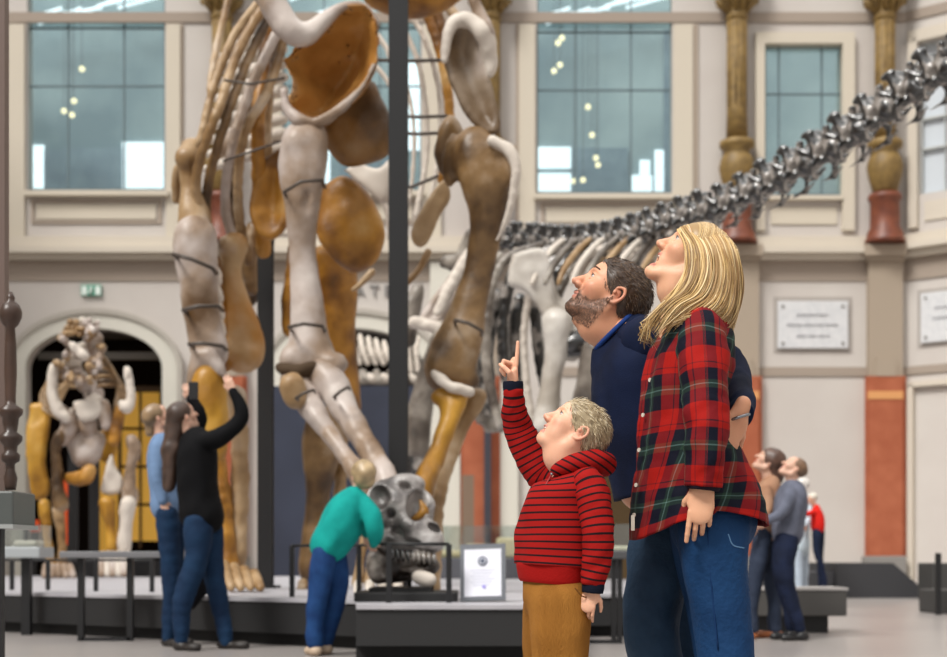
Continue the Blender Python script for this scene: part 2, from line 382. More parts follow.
# right bay of the hall, turned towards the camera
TA = math.radians(38); X0r = (XR-CX)*D/F
def PR(px, py, off=0):
    t = math.tan(TA); s_ = (px-CX)/F; Y = (D+X0r*t)/(1+s_*t); X = s_*Y
    z = HC-(py-HY)*Y/F; n = Vector((-math.sin(TA), -math.cos(TA), 0)); return Vector((X, Y, z))+n*off
def rbox(bm, x0, y0, x1, y1, off0, off1, mi=0):
    """heights taken at the bay's near corner so courses stay level"""
    zt = HC-(y0-HY)*D/F; zb = HC-(y1-HY)*D/F; vs = []
    for z in (zb, zt):
        for px, of in ((x0, off0), (x1, off0), (x1, off1), (x0, off1)):
            p = PR(px, 400, of); vs.append(bm.verts.new((p.x, p.y, z)))
    for q in ((0,3,2,1),(4,5,6,7),(0,1,5,4),(1,2,6,5),(2,3,7,6),(3,0,4,7)): bm.faces.new([vs[i] for i in q]).material_index = mi
bm = bmesh.new()
for q in ((XR-1, -120, 919, BOT+2), (919, -120, 970, 46), (919, 197, 1060, 383), (970, -120, 1060, 200), (919, 383, 1060, BOT+2)): rbox(bm, *q, -.5, 0, 0)
tag(bm_obj('wall_right', bm, [plaster]), kind='structure')
bm = bmesh.new()
for q, m_ in (((XR, 12, 1060, 22), 1), ((XR, 259, 1060, 281), 1), ((XR, 367, 1060, 375), 1)): rbox(bm, *q, 0, .06, m_)  # middle course repeats the frieze with its painted shadow band
rbox(bm, XR, 236, 1060, 246, 0, .25, 0); rbox(bm, XR, 246, 1060, 252, 0, .5, 0); rbox(bm, XR, 252, 1060, 259, 0, .28, 0)
for q in ((910, 34, 919, 230), (910, 34, 980, 46), (970, 34, 979, 230), (909, 385, 915, BOT), (909, 383, 990, 388)): rbox(bm, *q, 0, .2, 0)
rbox(bm, 925, 205, 965, 224, 0, .05, 0)
tag(bm_obj('trim_6', bm, [cream, taupe]), kind='structure')
bm = bmesh.new()
for q in ((919, 46, 921, 197), (968, 46, 970, 197), (943, 46, 944, 197), (919, 46, 970, 48), (919, 120, 970, 122), (919, 150, 970, 152), (919, 195, 970, 197)): rbox(bm, *q, -.3, -.15, 0)
wf = bm_obj('window_5', bm, mat('white_frame', '#b9bcbb', .6)); tag(wf, kind='structure')
bm = bmesh.new(); rbox(bm, 921, 48, 968, 195, -.35, -.3, 0); bm_obj('pane', bm, mat('frosted_pane', '#ccd3da', .25), wf)
# left wall
bm = bmesh.new(); box(bm, -20.5, -6, 0, -20, 44, 21); tag(bm_obj('wall_left', bm, plaster), kind='structure')
pe = PR(1060, 400); bm = bmesh.new(); box(bm, pe.x, -6, 0, pe.x+.5, pe.y+.2, 21); tag(bm_obj('wall_side', bm, plaster), kind='structure')
# room behind the left arch and behind the middle arch
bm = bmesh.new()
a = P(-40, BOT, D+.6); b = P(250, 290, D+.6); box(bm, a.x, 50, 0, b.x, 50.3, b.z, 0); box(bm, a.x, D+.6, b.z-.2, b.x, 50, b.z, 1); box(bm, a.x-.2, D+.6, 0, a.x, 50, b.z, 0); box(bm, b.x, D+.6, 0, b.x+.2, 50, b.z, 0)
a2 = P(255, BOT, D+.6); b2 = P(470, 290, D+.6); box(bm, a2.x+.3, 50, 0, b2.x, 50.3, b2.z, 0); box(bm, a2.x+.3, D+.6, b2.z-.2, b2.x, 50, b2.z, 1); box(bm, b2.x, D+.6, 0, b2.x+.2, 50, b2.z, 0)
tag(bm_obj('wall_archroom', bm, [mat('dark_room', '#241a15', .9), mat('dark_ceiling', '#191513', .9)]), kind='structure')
ylw = mat('yellow_panel', '#d9a441', .6, emit=.35)
bm = bmesh.new()
for r in range(4):
    for c_ in range(2): pbox(bm, 121+c_*20, 392+r*38, 139+c_*20, 427+r*38, 47, .1, 0)
pbox(bm, 118, 386, 163, 392, 46.9, .2, 1); pbox(bm, 139, 392, 141, 548, 46.9, .2, 1); pbox(bm, 118, 386, 121, 575, 46.9, .2, 1)
pbox(bm, 96, 440, 118, 556, 47.5, .1, 0)
tag(bm_obj('backlit_display_wall', bm, [ylw, mat('frame_brown', '#5b4120', .6)]), 'backlit yellow gridded display wall inside the left arch', 'display')
org = mat('orange_panel', '#e0541c', .6, emit=.15)
for i, (q, l) in enumerate((((63, 480, 69, 545), 'tall narrow orange banner behind the left skeleton legs'), ((22, 517, 29, 528), 'small orange box by the left edge of the arch, upper one'), ((30, 520, 38, 532), 'small orange box beside a slightly higher orange box'))):
    t = empty('orange_display', (P(q[0], 0, 40).x, 40, 0), l, 'display'); bm = bmesh.new(); pbox(bm, *q, 40, .2, 0, .02); bm_obj('orange_sheet', bm, org, t); a = P((q[0]+q[2])/2, q[3], 40.05); bm = bmesh.new(); box(bm, a.x-.05, 40.05, 0, a.x+.05, 40.15, a.z+.01); bm_obj('stand', bm, blackm, t)
bm = bmesh.new(); pbox(bm, 38, 352, 163, 359, 45.5, .2, 0); tag(bm_obj('trim_7', bm, mat('beam_grey', '#8f8b84', .7)), kind='structure')
# exit sign
t = empty('exit_sign', P(91, 295, D), 'small green emergency exit sign on wall above left arch', 'sign')
bm = bmesh.new(); pbox(bm, 81, 285, 101, 295.5, D-.1, .08, 0); bm_obj('sign_panel', bm, mat('sign_green', '#159a7c', .5), t)
bm = bmesh.new(); wm = mat('sign_white', '#e8f5ee', .5)
pbox(bm, 81.6, 286, 87, 294.8, D-.12, .015, 0); bm_obj('sign_field', bm, wm, t); bm = bmesh.new(); pbox(bm, 95, 286, 100.4, 294.8, D-.12, .015, 0); bm_obj('sign_field', bm, wm, t)
bm = bmesh.new(); pc = lambda x, y: P(x, y, D-.13)
tube(bm, [pc(91, 288.5), pc(90.4, 291)], .05, 6); tube(bm, [pc(90.4, 291), pc(91.6, 294)], .03, 6); tube(bm, [pc(90.4, 291), pc(88.6, 293.4)], .03, 6)
tube(bm, [pc(91, 288.8), pc(92.6, 290.2)], .025, 6); tube(bm, [pc(91, 288.8), pc(89.2, 289.6)], .025, 6)
bmesh.ops.create_icosphere(bm, subdivisions=2, radius=.045, matrix=Matrix.Translation(pc(91.3, 287.3))); bm_obj('running_figure', bm, wm, t)
# inscription above the middle arch: raised letters
def text_obj(name, body, p, size, m, parent=None, th=.02, align='CENTER'):
    cu = bpy.data.curves.new(name, 'FONT'); cu.body = body; cu.size = size; cu.extrude = th; cu.align_x = align
    o = bpy.data.objects.new(name, cu); sc.collection.objects.link(o); o.rotation_euler = (math.pi/2, 0, 0); o.location = p
    dg = bpy.context.evaluated_depsgraph_get(); me = bpy.data.meshes.new_from_object(o.evaluated_get(dg)); me.transform(Matrix.Translation(p) @ Matrix.Rotation(math.pi/2, 4, 'X'))
    bpy.data.objects.remove(o); return obj(name, me, m, parent)
tag(text_obj('wall_inscription', 'A T E', P(373, 296, D-.05), .5, mat('letter_grey', '#8c8a88', .6), th=.03), 'grey raised wall letters above the middle arch', 'lettering')
# engaged upper columns
def column(px, capy=0, drum=True, label=''):
    c = P(px, 244, D-.35); s = D/F
    t = empty('gilt_column', (c.x, c.y, c.z), label, 'column')
    Z = lambda y: (244-y)*s
    if drum:
        bm = bmesh.new(); lathe(bm, c, [(.62, 0), (.62, .12), (.56, .18), (.56, .3), (.46, .5), (.45, 1.3), (.52, 1.38), (.52, 1.48), (.46, 1.56)], 28); bm_obj('drum', bm, drumred, t)
    bm = bmesh.new(); z0 = 1.56 if drum else 1.5
    lathe(bm, c, [(.3, z0), (.38, z0+.1), (.5, z0+.5), (.56, Z(168)), (.5, Z(160)), (.36, Z(152)), (.54, Z(148)), (.54, Z(143)), (.34, Z(140))], 28); bm_obj('vase_base', bm, gold, t)
    bm = bmesh.new(); lathe(bm, c, [(.34, Z(140)), (.31, Z(110)), (.29, Z(24)), (.27, Z(22))], 24)
    for k in range(10):
        an = 2*math.pi*k/10; lathe(bm, (c.x+.27*math.cos(an), c.y+.27*math.sin(an), c.z), [(.05, Z(110)), (.05, Z(24))], 6)
    bm_obj('shaft', bm, gold, t)
    bm = bmesh.new(); lathe(bm, c, [(.27, Z(24)), (.36, Z(20)), (.3, Z(16)), (.36, Z(8)), (.62, Z(-4)), (.72, Z(-6)), (.72, Z(-12)), (.3, Z(-13))], 24)
    for k in range(10):
        an = 2*math.pi*k/10; d_ = Vector((math.cos(an), math.sin(an), 0)); q = Vector(c)
        tube(bm, [q+d_*.28+Vector((0, 0, Z(14))), q+d_*.46+Vector((0, 0, Z(6))), q+d_*.68+Vector((0, 0, Z(3))), q+d_*.62+Vector((0, 0, Z(6)))], [.08, .1, .07, .04], 6)
    bm_obj('capital', bm, gold, t)
    bm = bmesh.new(); box(bm, c.x-.75, c.y-.3, c.z+Z(-12), c.x+.75, D, c.z+Z(-30)); lathe(bm, c, [(.4, Z(-30)), (.33, Z(-34)), (.33, Z(-110))], 20); bm_obj('impost', bm, gold, t)
column(885, label='gilt fluted wall column with red drum, rightmost in the hall')
column(737, label='gilt fluted wall column left of the small right window')
column(222, label='gilt fluted wall column behind the left ribs of the giant skeleton')
column(490, label='gilt fluted wall column behind the right shoulder of the giant skeleton')
def pilaster(px, label):
    s = D/F; c = P(px, BOT, D); t = empty('wall_pilaster', (c.x, c.y, c.z), label, 'pilaster'); h = 17*s
    bm = bmesh.new(); pbox(bm, px-17, 247, px+17, 376, D-.3, .32); pbox(bm, px-21, 244, px+21, 255, D-.56, .5); pbox(bm, px-19, 255, px+19, 260, D-.43, .4)
    for k in range(5): pbox(bm, px-13+k*1.0, 366-k*2.2, px+13-k*1.0, 376, D-.34-.01*k, .1)
    bm_obj('pilaster_head', bm, mat('pil_cream', '#a89a8a', .8), t)
    bm = bmesh.new(); pbox(bm, px-17, 376, px+17, 556, D-.36, .38); pbox(bm, px-19, 376, px-15, 556, D-.26, .3); pbox(bm, px+15, 376, px+20, 556, D-.26, .3); bm_obj('red_shaft', bm, terra, t)
    bm = bmesh.new(); pbox(bm, px-17.3, 391, px+17.3, 399, D-.38, .39); bm_obj('ochre_stripe', bm, goldband, t)
    bm = bmesh.new(); pbox(bm, px-20, 556, px+21, BOT, D-.5, .5, 0, .03); bm_obj('plinth', bm, grey_pl, t)
pilaster(886, 'cream and terracotta wall pilaster under the rightmost gilt column')
pilaster(742, 'cream and terracotta wall pilaster half hidden by the plaid shirt woman')
pilaster(480, 'terracotta wall pilaster between the dark statue legs and the boy in red')
pilaster(226, 'terracotta wall pilaster behind the photographing woman')
# dark strip added to stand for a narrow recess, and lighter wall strips near the middle pilaster
bm = bmesh.new(); pbox(bm, 484, 376, 491, 578, D-.62, .1, 0); tag(bm_obj('recess_strip', bm, mat('recess_dark', '#3c3b44', .5)), 'dark vertical strip added for a recess in the terracotta pilaster', 'strip')
bm = bmesh.new(); pbox(bm, 430, 262, 460, BOT, D-.25, .3, 0); pbox(bm, 500, 380, 518, BOT, D-.2, .25, 0); pbox(bm, 272, 400, 281, BOT, D-.3, .2, 0); tag(bm_obj('trim_8', bm, mat('arch_cream', '#d9d6cb', .8)), kind='structure')
# plaques
def plaque(f, x0, y0, x1, y1, label, lines):
    pl = mat('plaque_marble', '#d9dadc', .35, '#cfd1d4', 6); tx = mat('plaque_text', '#a9a9ad', .6)
    t = empty('wall_plaque', f(x0, y1, 0), label, 'plaque')
    bm = bmesh.new(); box4 = lambda a, b, c, d, o0, o1, m_=0: (rbox(bm, a, b, c, d, o0, o1, m_) if f is PR else pbox(bm, a, b, c, d, D-o1, o1-o0, m_))
    box4(x0, y0, x1, y1, .02, .12); bm_obj('slab', bm, pl, t)
    bm = bmesh.new(); box4(x0-4, y0-4, x1+4, y1+4, .0, .03); bm_obj('backing', bm, mat('pl_back', '#aaa39d', .8), t)
    for cx_, cy_ in ((x0+5, y0+5), (x1-5, y0+5), (x0+5, y1-5), (x1-5, y1-5)):
        bm = bmesh.new(); box4(cx_-1.2, cy_-1.2, cx_+1.2, cy_+1.2, .12, .16); bm_obj('stud', bm, grey_pl, t)
    rr = random.Random(3)
    for (ly, lx0, lx1) in lines:
        x = lx0; bm = bmesh.new(); box4(lx0, ly+1.8, lx1, ly+2.2, .12, .133)
        while x < lx1:
            w_ = rr.uniform(.9, 1.9); hgt = rr.choice((2.6, 3.2, 3.6))
            if rr.random() > .12: box4(x, ly+2-hgt/2, x+w_*.55, ly+2+hgt/2, .12, .135); box4(x, ly+1.6, x+w_, ly+2.4, .12, .135)
            x += w_+.7
        bm_obj('inscription_line', bm, tx, t)
plaque(P if False else (lambda x, y, o: P(x, y, D)), 778, 301, 848, 348, 'white marble wall plaque with grey inscription left of the right pilaster', [(313, 797, 828), (323, 787, 838), (334, 796, 830)])
plaque(PR, 922, 296, 975, 345, 'white marble wall plaque cut off by the right edge', [(310, 936, 960), (320, 934, 964)])
# ================= PLATFORMS, RAILS, FURNITURE =================
def at(px, d): return ((px-CX)*d/F, d)
def prism(bm, pts, z0, z1, mi=0, mtop=None):
    a = [bm.verts.new((x, y, z0)) for x, y in pts]; b = [bm.verts.new((x, y, z1)) for x, y in pts]; n = len(pts)
    for i in range(n): bm.faces.new((a[i], a[(i+1) % n], b[(i+1) % n], b[i])).material_index = mi
    bm.faces.new(a[::-1]).material_index = mi; bm.faces.new(b).material_index = mi if mtop is None else mtop
PT = .38
fr = [(-200, 14.7), (0, 13.2), (356, 10.7), (356, 9.55), (565, 9.55), (565, 12.4), (655, 12.4), (650, 24.5), (-330, 25)]
t = empty('display_platform', P(300, 558, 15), 'low black exhibition platform with pale top under the giant dinosaur skeleton', 'platform'); t.location.z = 0
bm = bmesh.new(); prism(bm, [at(*q) for q in fr], .1, PT-.03); bm_obj('fascia', bm, mat('fascia_grey', '#1e1e1f', .6), t)
bm = bmesh.new(); prism(bm, [at(a, b+.12) for a, b in fr[:7]]+[at(a, b-.2) for a, b in fr[7:]], 0, .1); bm_obj('toe_kick', bm, mat('toe_black', '#0a0a0a', .7), t)
bm = bmesh.new(); prism(bm, [at(a, b-.02) for a, b in fr], PT-.03, PT); bm_obj('deck', bm, plattop, t)
def post_rail(label, pts, z0, z1, bar, r=.02, group=None):
    t = empty('guard_rail', (pts[0][0], pts[0][1], z0), label, 'railing', group)
    for x, y in pts:
        bm = bmesh.new(); box(bm, x-r, y-r, z0, x+r, y+r, z1, 0, .004); bm_obj('post', bm, blackm, t)
    bm = bmesh.new(); tube(bm, [Vector((x, y, z1)) for x, y in pts], bar, 8); bm_obj('top_rail', bm, blackm, t)
post_rail('low black guard rail in front of the giant skull', [at(292, 11.45), at(359, 10.95), at(389, 10.0), at(449, 10.0)], PT, .80, .012)
post_rail('short black posts with thin rail on the left part of the platform', [at(-40, 14.3), at(12, 14.0), at(48, 13.9), at(96, 13.5), at(152, 13.1)], PT, .68, .012)
# text stand rail at the left
t = empty('reading_rail', (at(80, 11.85)[0], 11.85, 0), 'long grey sloping information rail on black looped legs in front of the platform', 'stand')
bm = bmesh.new(); x0, x1 = at(66, 11.9)[0], at(168, 11.7)[0]; box(bm, x0, 11.7, .70, x1, 11.95, .755, 0, .006); bm_obj('text_panel', bm, mat('panel_grey', '#77777a', .4), t)
for lx in (82, 131):
    bm = bmesh.new(); x, _ = at(lx, 11.85); box(bm, x-.025, 11.8, .0, x+.025, 11.86, .70); bm_obj('leg', bm, blackm, t)
bm = bmesh.new(); xa, xb = at(82, 11.83)[0], at(131, 11.83)[0]; box(bm, xa, 11.8, 0, xb, 11.86, .03); bm_obj('foot_bar', bm, blackm, t)
# glass vitrine far left
t = empty('glass_vitrine', (at(20, 12.6)[0], 12.6, 0), 'small glass display case at the left end of the platform', 'display case')
glass = bpy.data.materials.new('case_glass'); glass.use_nodes = True; n_ = glass.node_tree; n_.nodes.clear()
o_ = n_.nodes.new('ShaderNodeOutputMaterial'); mx = n_.nodes.new('ShaderNodeMixShader'); tr = n_.nodes.new('ShaderNodeBsdfTransparent'); gl = n_.nodes.new('ShaderNodeBsdfGlossy')
tr.inputs[0].default_value = (.9, .95, .93, 1); gl.inputs['Roughness'].default_value = .05; mx.inputs[0].default_value = .25
n_.links.new(tr.outputs[0], mx.inputs[1]); n_.links.new(gl.outputs[0], mx.inputs[2]); n_.links.new(mx.outputs[0], o_.inputs[0])
x0, x1 = at(4, 12.6)[0], at(38, 12.6)[0]
bm = bmesh.new(); box(bm, x0, 12.6, .80, x1, 13.0, 1.0); bm_obj('glass_box', bm, glass, t)
bm = bmesh.new(); box(bm, x0-.02, 12.58, .70, x1+.02, 13.02, .80, 0, .01); bm_obj('case_base', bm, mat('case_grey', '#a8adb0', .4), t)
bm = bmesh.new(); box(bm, x0+.12, 12.7, 0, x0+.2, 12.78, .7); bm_obj('leg', bm, blackm, t)
bm = bmesh.new(); box(bm, x0+.05, 12.7, .8, x1-.05, 12.95, .86, 0, .02); bm_obj('specimen', bm, mat('bone_pale', '#d3c9bd', .6), t)
# turned wooden case at the left edge of the frame
wood = mat('dark_turned_wood', '#35261e', .35, '#4a352a', 6)
t = empty('wooden_showcase', (at(2, 6)[0], 6, 0), 'old dark wood showcase post with turned baluster on a grey plinth at the left edge', 'display case')
c = P(10.5, 490, 6); s6 = 6/F
bm = bmesh.new()
prof = [(.016, 490), (.018, 486), (.022, 478), (.014, 470), (.014, 464), (.028, 461), (.030, 455), (.020, 452), (.022, 446), (.036, 441), (.037, 436), (.020, 432), (.024, 424), (.026, 418), (.038, 414), (.038, 409), (.018, 405), (.016, 400), (.020, 372), (.018, 345), (.014, 328), (.024, 325), (.034, 318), (.036, 312), (.028, 305), (.012, 301), (.014, 298), (.006, 292)]
lathe(bm, (c.x, 6, c.z), [(r*1.35, (490-y)*s6) for r, y in prof], 24); bm_obj('baluster', bm, wood, t)
bm = bmesh.new(); a = P(-30, 492, 6); b = P(21, 526, 6); box(bm, a.x, 5.9, b.z, b.x, 6.2, a.z, 0, .008); bm_obj('plinth_box', bm, mat('showcase_grey', '#4e5250', .4), t)
bm = bmesh.new(); a = P(-30, 526, 6); b = P(21, 529, 6); box(bm, a.x, 5.88, b.z, b.x+.005, 6.22, a.z+.005); bm_obj('plinth_rim', bm, mat('rim_light', '#9a9d9c', .35), t)
bm = bmesh.new(); a = P(-2, 529, 6); b = P(5, 529, 6); box(bm, a.x, 5.95, 0, b.x, 6.0, a.z); bm_obj('leg', bm, blackm, t)
bm = bmesh.new(); a = P(-8, -40, 6.1); b = P(4.5, 492, 6.1); box(bm, a.x, 6.1, b.z, b.x, 6.16, a.z); bm_obj('upright', bm, mat('upright_brown', '#6a5850', .4), t)
# benches, ramp
t = empty('long_bench', (at(800, 13)[0], 13, 0), 'long dark bench with pale top behind the couple on the right', 'bench')
bm = bmesh.new(); x0, x1 = at(690, 13)[0], at(847, 13)[0]; box(bm, x0, 13, .16, x1, 13.6, .40, 0, .01); bm_obj('seat_block', bm, mat('bench_dark', '#4a4846', .6), t)
bm = bmesh.new(); box(bm, x0, 12.99, .40, x1+.01, 13.62, .425); bm_obj('seat_top', bm, mat('bench_top', '#a9a5a3', .5), t)
bm = bmesh.new(); box(bm, x0, 13.1, 0, x1-.15, 13.5, .16); bm_obj('base', bm, blackm, t)
t = empty('exhibit_plinth', (at(850, 24.5)[0], 24.5, 0), 'black stepped plinth with sloping right end under the plaque wall', 'platform')
def side_prism(bm, pts, y0, y1, mi=0):
    a = [bm.verts.new((x, y0, z)) for x, z in pts]; b = [bm.verts.new((x, y1, z)) for x, z in pts]; n = len(pts)
    for i in range(n): bm.faces.new((a[i], a[(i+1) % n], b[(i+1) % n], b[i])).material_index = mi
    bm.faces.new(a).material_index = mi; bm.faces.new(b[::-1]).material_index = mi
q = lambda px, py, d=24.5: (P(px, py, d).x, P(px, py, d).z)
bm = bmesh.new(); side_prism(bm, [q(836, 598), q(836, 563), q(893, 563), q(923, 589), q(923, 598)], 24.5, 27); bm_obj('ramp_block', bm, mat('plinth_black', '#38383b', .6), t)
bm = bmesh.new(); side_prism(bm, [q(700, 598), q(700, 572), q(835.5, 572), q(835.5, 598)], 24.6, 27); bm_obj('low_block', bm, mat('plinth_black2', '#515155', .6), t)
for i, (a_, b_, d_, l) in enumerate(((933, 563, 23, 'dark bench block at the right edge, farther one'), (939, 590, 17.5, 'dark bench block at the right edge, nearer one'))):
    bm = bmesh.new(); p = P(a_, b_, d_); box(bm, p.x, d_, 0.0, p.x+2.2, d_+.8, p.z, 0, .02); tag(bm_obj('bench_block', bm, mat('bench_dark2', '#3c3b3a', .6)), l, 'bench')
bm = bmesh.new(); p = P(939, 553, 17.2); box(bm, p.x-.03, 17.2, 0, p.x+.03, 17.26, p.z); tag(bm_obj('barrier_post', bm, blackm), 'thin black barrier post at the right edge', 'post')
# table beside the boy
t = empty('display_table', (at(610, 11)[0], 11.4, 0), 'black legged display table between the boy and the plaid shirt woman', 'table')
x0, x1 = at(585, 11.4)[0], at(664, 11.4)[0]
bm = bmesh.new(); box(bm, x0, 11.4, .69, x1, 11.9, .76, 0, .01); bm_obj('tabletop', bm, mat('table_grey', '#4d4d4f', .4), t)
for x in (614, 620, 655):
    for y in (11.45,): 
        bm = bmesh.new(); xx = at(x, y)[0]; box(bm, xx-.02, y, 0, xx+.02, y+.04, .69); bm_obj('leg', bm, blackm, t)
bm = bmesh.new(); box(bm, at(590, 11.4)[0], 11.44, 0, at(622, 11.4)[0], 11.5, .03); bm_obj('foot_bar', bm, blackm, t)
bm = bmesh.new(); box(bm, x0+.03, 11.45, .76, x1-.05, 11.8, .98); bm_obj('glass_box', bm, glass, t)
bm = bmesh.new(); box(bm, x0+.08, 11.5, .76, x1-.1, 11.7, .80, 0, .01); bm_obj('lit_specimen', bm, mat('pale_card', '#e8e0c8', .6), t)
# lit low vitrine on the platform in the back
t = empty('long_vitrine', (at(500, 21.6)[0], 21.6, PT), 'long lit glass vitrine on dark base behind the framed certificate', 'display case')
bm = bmesh.new(); x0, x1 = at(425, 21.6)[0], at(622, 21.6)[0]; box(bm, x0, 21.6, PT, x1, 22.4, .70, 0, .02); bm_obj('case_base', bm, mat('vit_base', '#55565c', .5), t)
bm = bmesh.new(); box(bm, x0, 21.62, .70, x1, 22.38, 1.2); bm_obj('glass_box', bm, glass, t)
for i in range(6):
    bm = bmesh.new(); xx = x0+.15+i*.48; box(bm, xx, 21.8, .7, xx+.4, 22.2, .82+.1*(i % 3), 0, .04); bm_obj('lit_card', bm, mat('cream_card', '#ecdcb4', .6), t)
bm = bmesh.new(); pbox(bm, 596, 448, 634, 551, 21, .15, 0, .02); bb = P(596, 551, 21); box(bm, bb.x+.1, 21.02, PT, bb.x+.2, 21.1, bb.z, 0); box(bm, bb.x+.4, 21.02, PT, bb.x+.5, 21.1, bb.z, 0)
tag(bm_obj('display_board', bm, mat('brown_board', '#5e4826', .6)), 'olive brown display board seen between the boy and the plaid shirt', 'board')
bm = bmesh.new(); pbox(bm, 268, 386, 426, 577, 31, .2, 0); a = P(268, 577, 31); box(bm, a.x, 31, 0, a.x+3.4, 31.3, a.z)
tag(bm_obj('display_wall', bm, mat('navy_panel', '#33394c', .7, '#272c3c', .5)), 'large dark blue display wall behind the giant front legs', 'wall')
bm = bmesh.new(); pbox(bm, 462, 475, 474, 580, 27, .5, 0); a = P(462, 580, 27); box(bm, a.x, 27, 0, a.x+.2, 27.4, a.z)
tag(bm_obj('brown_pillar', bm, mat('pillar_brown', '#7f6a58', .7)), 'narrow brown display pillar left of the red wall pilaster', 'pillar')
# steel posts holding the giant
def steel_post(px, d, wpx, ytop, label):
    x, _ = at(px, d); wv = wpx*d/F/2; t = empty('steel_post', (x, d, PT), label, 'post'); zt = P(0, ytop, d).z
    bm = bmesh.new(); box(bm, x-wv, d, PT, x+wv, d+.035, zt); box(bm, x-wv, d+.14, PT, x+wv, d+.175, zt); box(bm, x-wv*.25, d+.03, PT, x+wv*.25, d+.15, zt); bm_obj('beam', bm, blackm, t)
    bm = bmesh.new(); box(bm, x-wv-.06, d-.06, PT, x+wv+.06, d+.24, PT+.03); bm_obj('foot_plate', bm, blackm, t)
steel_post(264.5, 14.8, 14.5, 190, 'black steel post under the ribs of the giant skeleton')
steel_post(398, 12.0, 19, -60, 'thick black steel post rising past the top between the giant shoulder blades')
# framed certificate
c = P(483, 597, 10.1); c.y = 10.1; t = empty('framed_certificate', (c.x, 10.1, PT), 'grey framed white certificate with round emblem leaning on the platform edge', 'certificate')
Mx = Matrix.Translation((c.x, 10.1, PT+.012)) @ Matrix.Rotation(math.radians(-14), 4, 'X') @ Matrix.Rotation(math.radians(-8), 4, 'Z')
def cert(name, x0, z0, x1, z1, y0, y1, m, circ=False):
    bm = bmesh.new()
    if circ: bmesh.ops.create_cone(bm, cap_ends=True, segments=32, radius1=x1, radius2=x1, depth=.004, matrix=Matrix.Translation((x0, y0, z0)) @ Matrix.Rotation(math.pi/2, 4, 'X'))
    else: box(bm, x0, y0, z0, x1, y1, z1)
    bm.transform(Mx); return bm_obj(name, bm, m, t)
cert('frame', -.165, 0, .165, .42, -.01, .02, mat('frame_steel', '#6f7278', .3, metal=.6))
cert('certificate_sheet', -.135, .03, .135, .38, -.014, -.01, mat('paper', '#dfe0ea', .6))
cert('round_emblem', 0, .29, .035, 0, -.018, 0, mat('emblem_grey', '#4d5568', .5), True)
cert('emblem_ring', 0, .29, .024, 0, -.021, 0, mat('paper', '#dfe0ea', .6), True)
cert('emblem_core', 0, .29, .018, 0, -.024, 0, mat('emblem_grey', '#4d5568', .5), True)
for i in range(6): cert('text_line', -.09+.02*(i % 2), .22-.022*i, .09-.02*(i % 3), .226-.022*i, -.0155, -.0142, mat('faint_text', '#b9bbcb', .6))
cert('violet_seal', .01, .1, .014, 0, -.018, 0, mat('violet', '#9a92d8', .5), True)
# ================= SKELETONS =================
def bmat(name, cols, sc_, rough=.42, bump=.6, bs=7):
    m = mat(name, cols[0], rough, cols[-1], sc_, bump=bump, bscale=bs, detail=7); r = [n for n in m.node_tree.nodes if n.type == 'VALTORGB'][0].color_ramp
    r.elements[0].position = .28; r.elements[1].position = .72
    for i, c in enumerate(cols[1:-1]): e = r.elements.new(.28+.44*(i+1)/(len(cols)-1)); e.color = srgb(c)
    return m
B_OC = bmat('bone_ochre', ['#3b240d', '#7c5019', '#b47e2c', '#cda467'], 1.9)
B_LI = bmat('bone_lilac', ['#5a4024', '#96806c', '#b9aca4', '#cfc5bd'], 1.7)
B_BR = bmat('bone_brown', ['#291c11', '#513a20', '#856741', '#b5a189'], 1.9)
B_TN = bmat('bone_tan', ['#5b4126', '#8a6a42', '#b09470', '#c5b5a2'], 1.6)
B_PA = mat('bone_pale', '#d3c9bd', .6)
B_YE = bmat('bone_yellow', ['#6b4612', '#a0701c', '#c39130', '#cfa452'], 1.6)
B_DK = mat('bone_dark', '#050404', .3, '#948d86', 3.4, bump=.4, bscale=9, metal=.0, spec=1.0, coat=.8, lo=.51, hi=.58)  # pale noise patches paint glossy highlights into the dark bone colour
B_GR = bmat('bone_grey', ['#2c2621', '#5c534b', '#8f877d', '#b9b2a8'], 1.8, .35)
wire = mat('iron_strap', '#4a4038', .45)
def bone(name, parent, pts, m, k=.04, flat=None, vox=None, extra=None, rough_=.012, seed=1):
    """pts: (px,py,d,r_px) centre line"""
    pr = []; w3 = []
    for px, py, d, r in pts: p = P(px, py, d); w3.append((p.x, p.y, p.z, r*d/F))
    pr += chain(w3, k, flat, 4)
    for ex in (extra or []): 
        p = P(*ex[:3]); r = [a*ex[2]/F for a in ex[3:6]]; pr.append(ell(p, r, k, Euler((0, math.radians(ex[6] if len(ex) > 6 else 0), 0)), ex[7] if len(ex) > 7 else 'u'))
    rmax = max(w[3] for w in w3); vox = vox or max(.016, min(.035, rmax/5))
    me = field_mesh(pr, vox, name); relax(me, 1); wrinkle(me, rough_*1.3, 9/max(.25, rmax*3), seed); wrinkle(me, rough_*.5, 32, seed+7)
    return obj(name, me, m, parent)
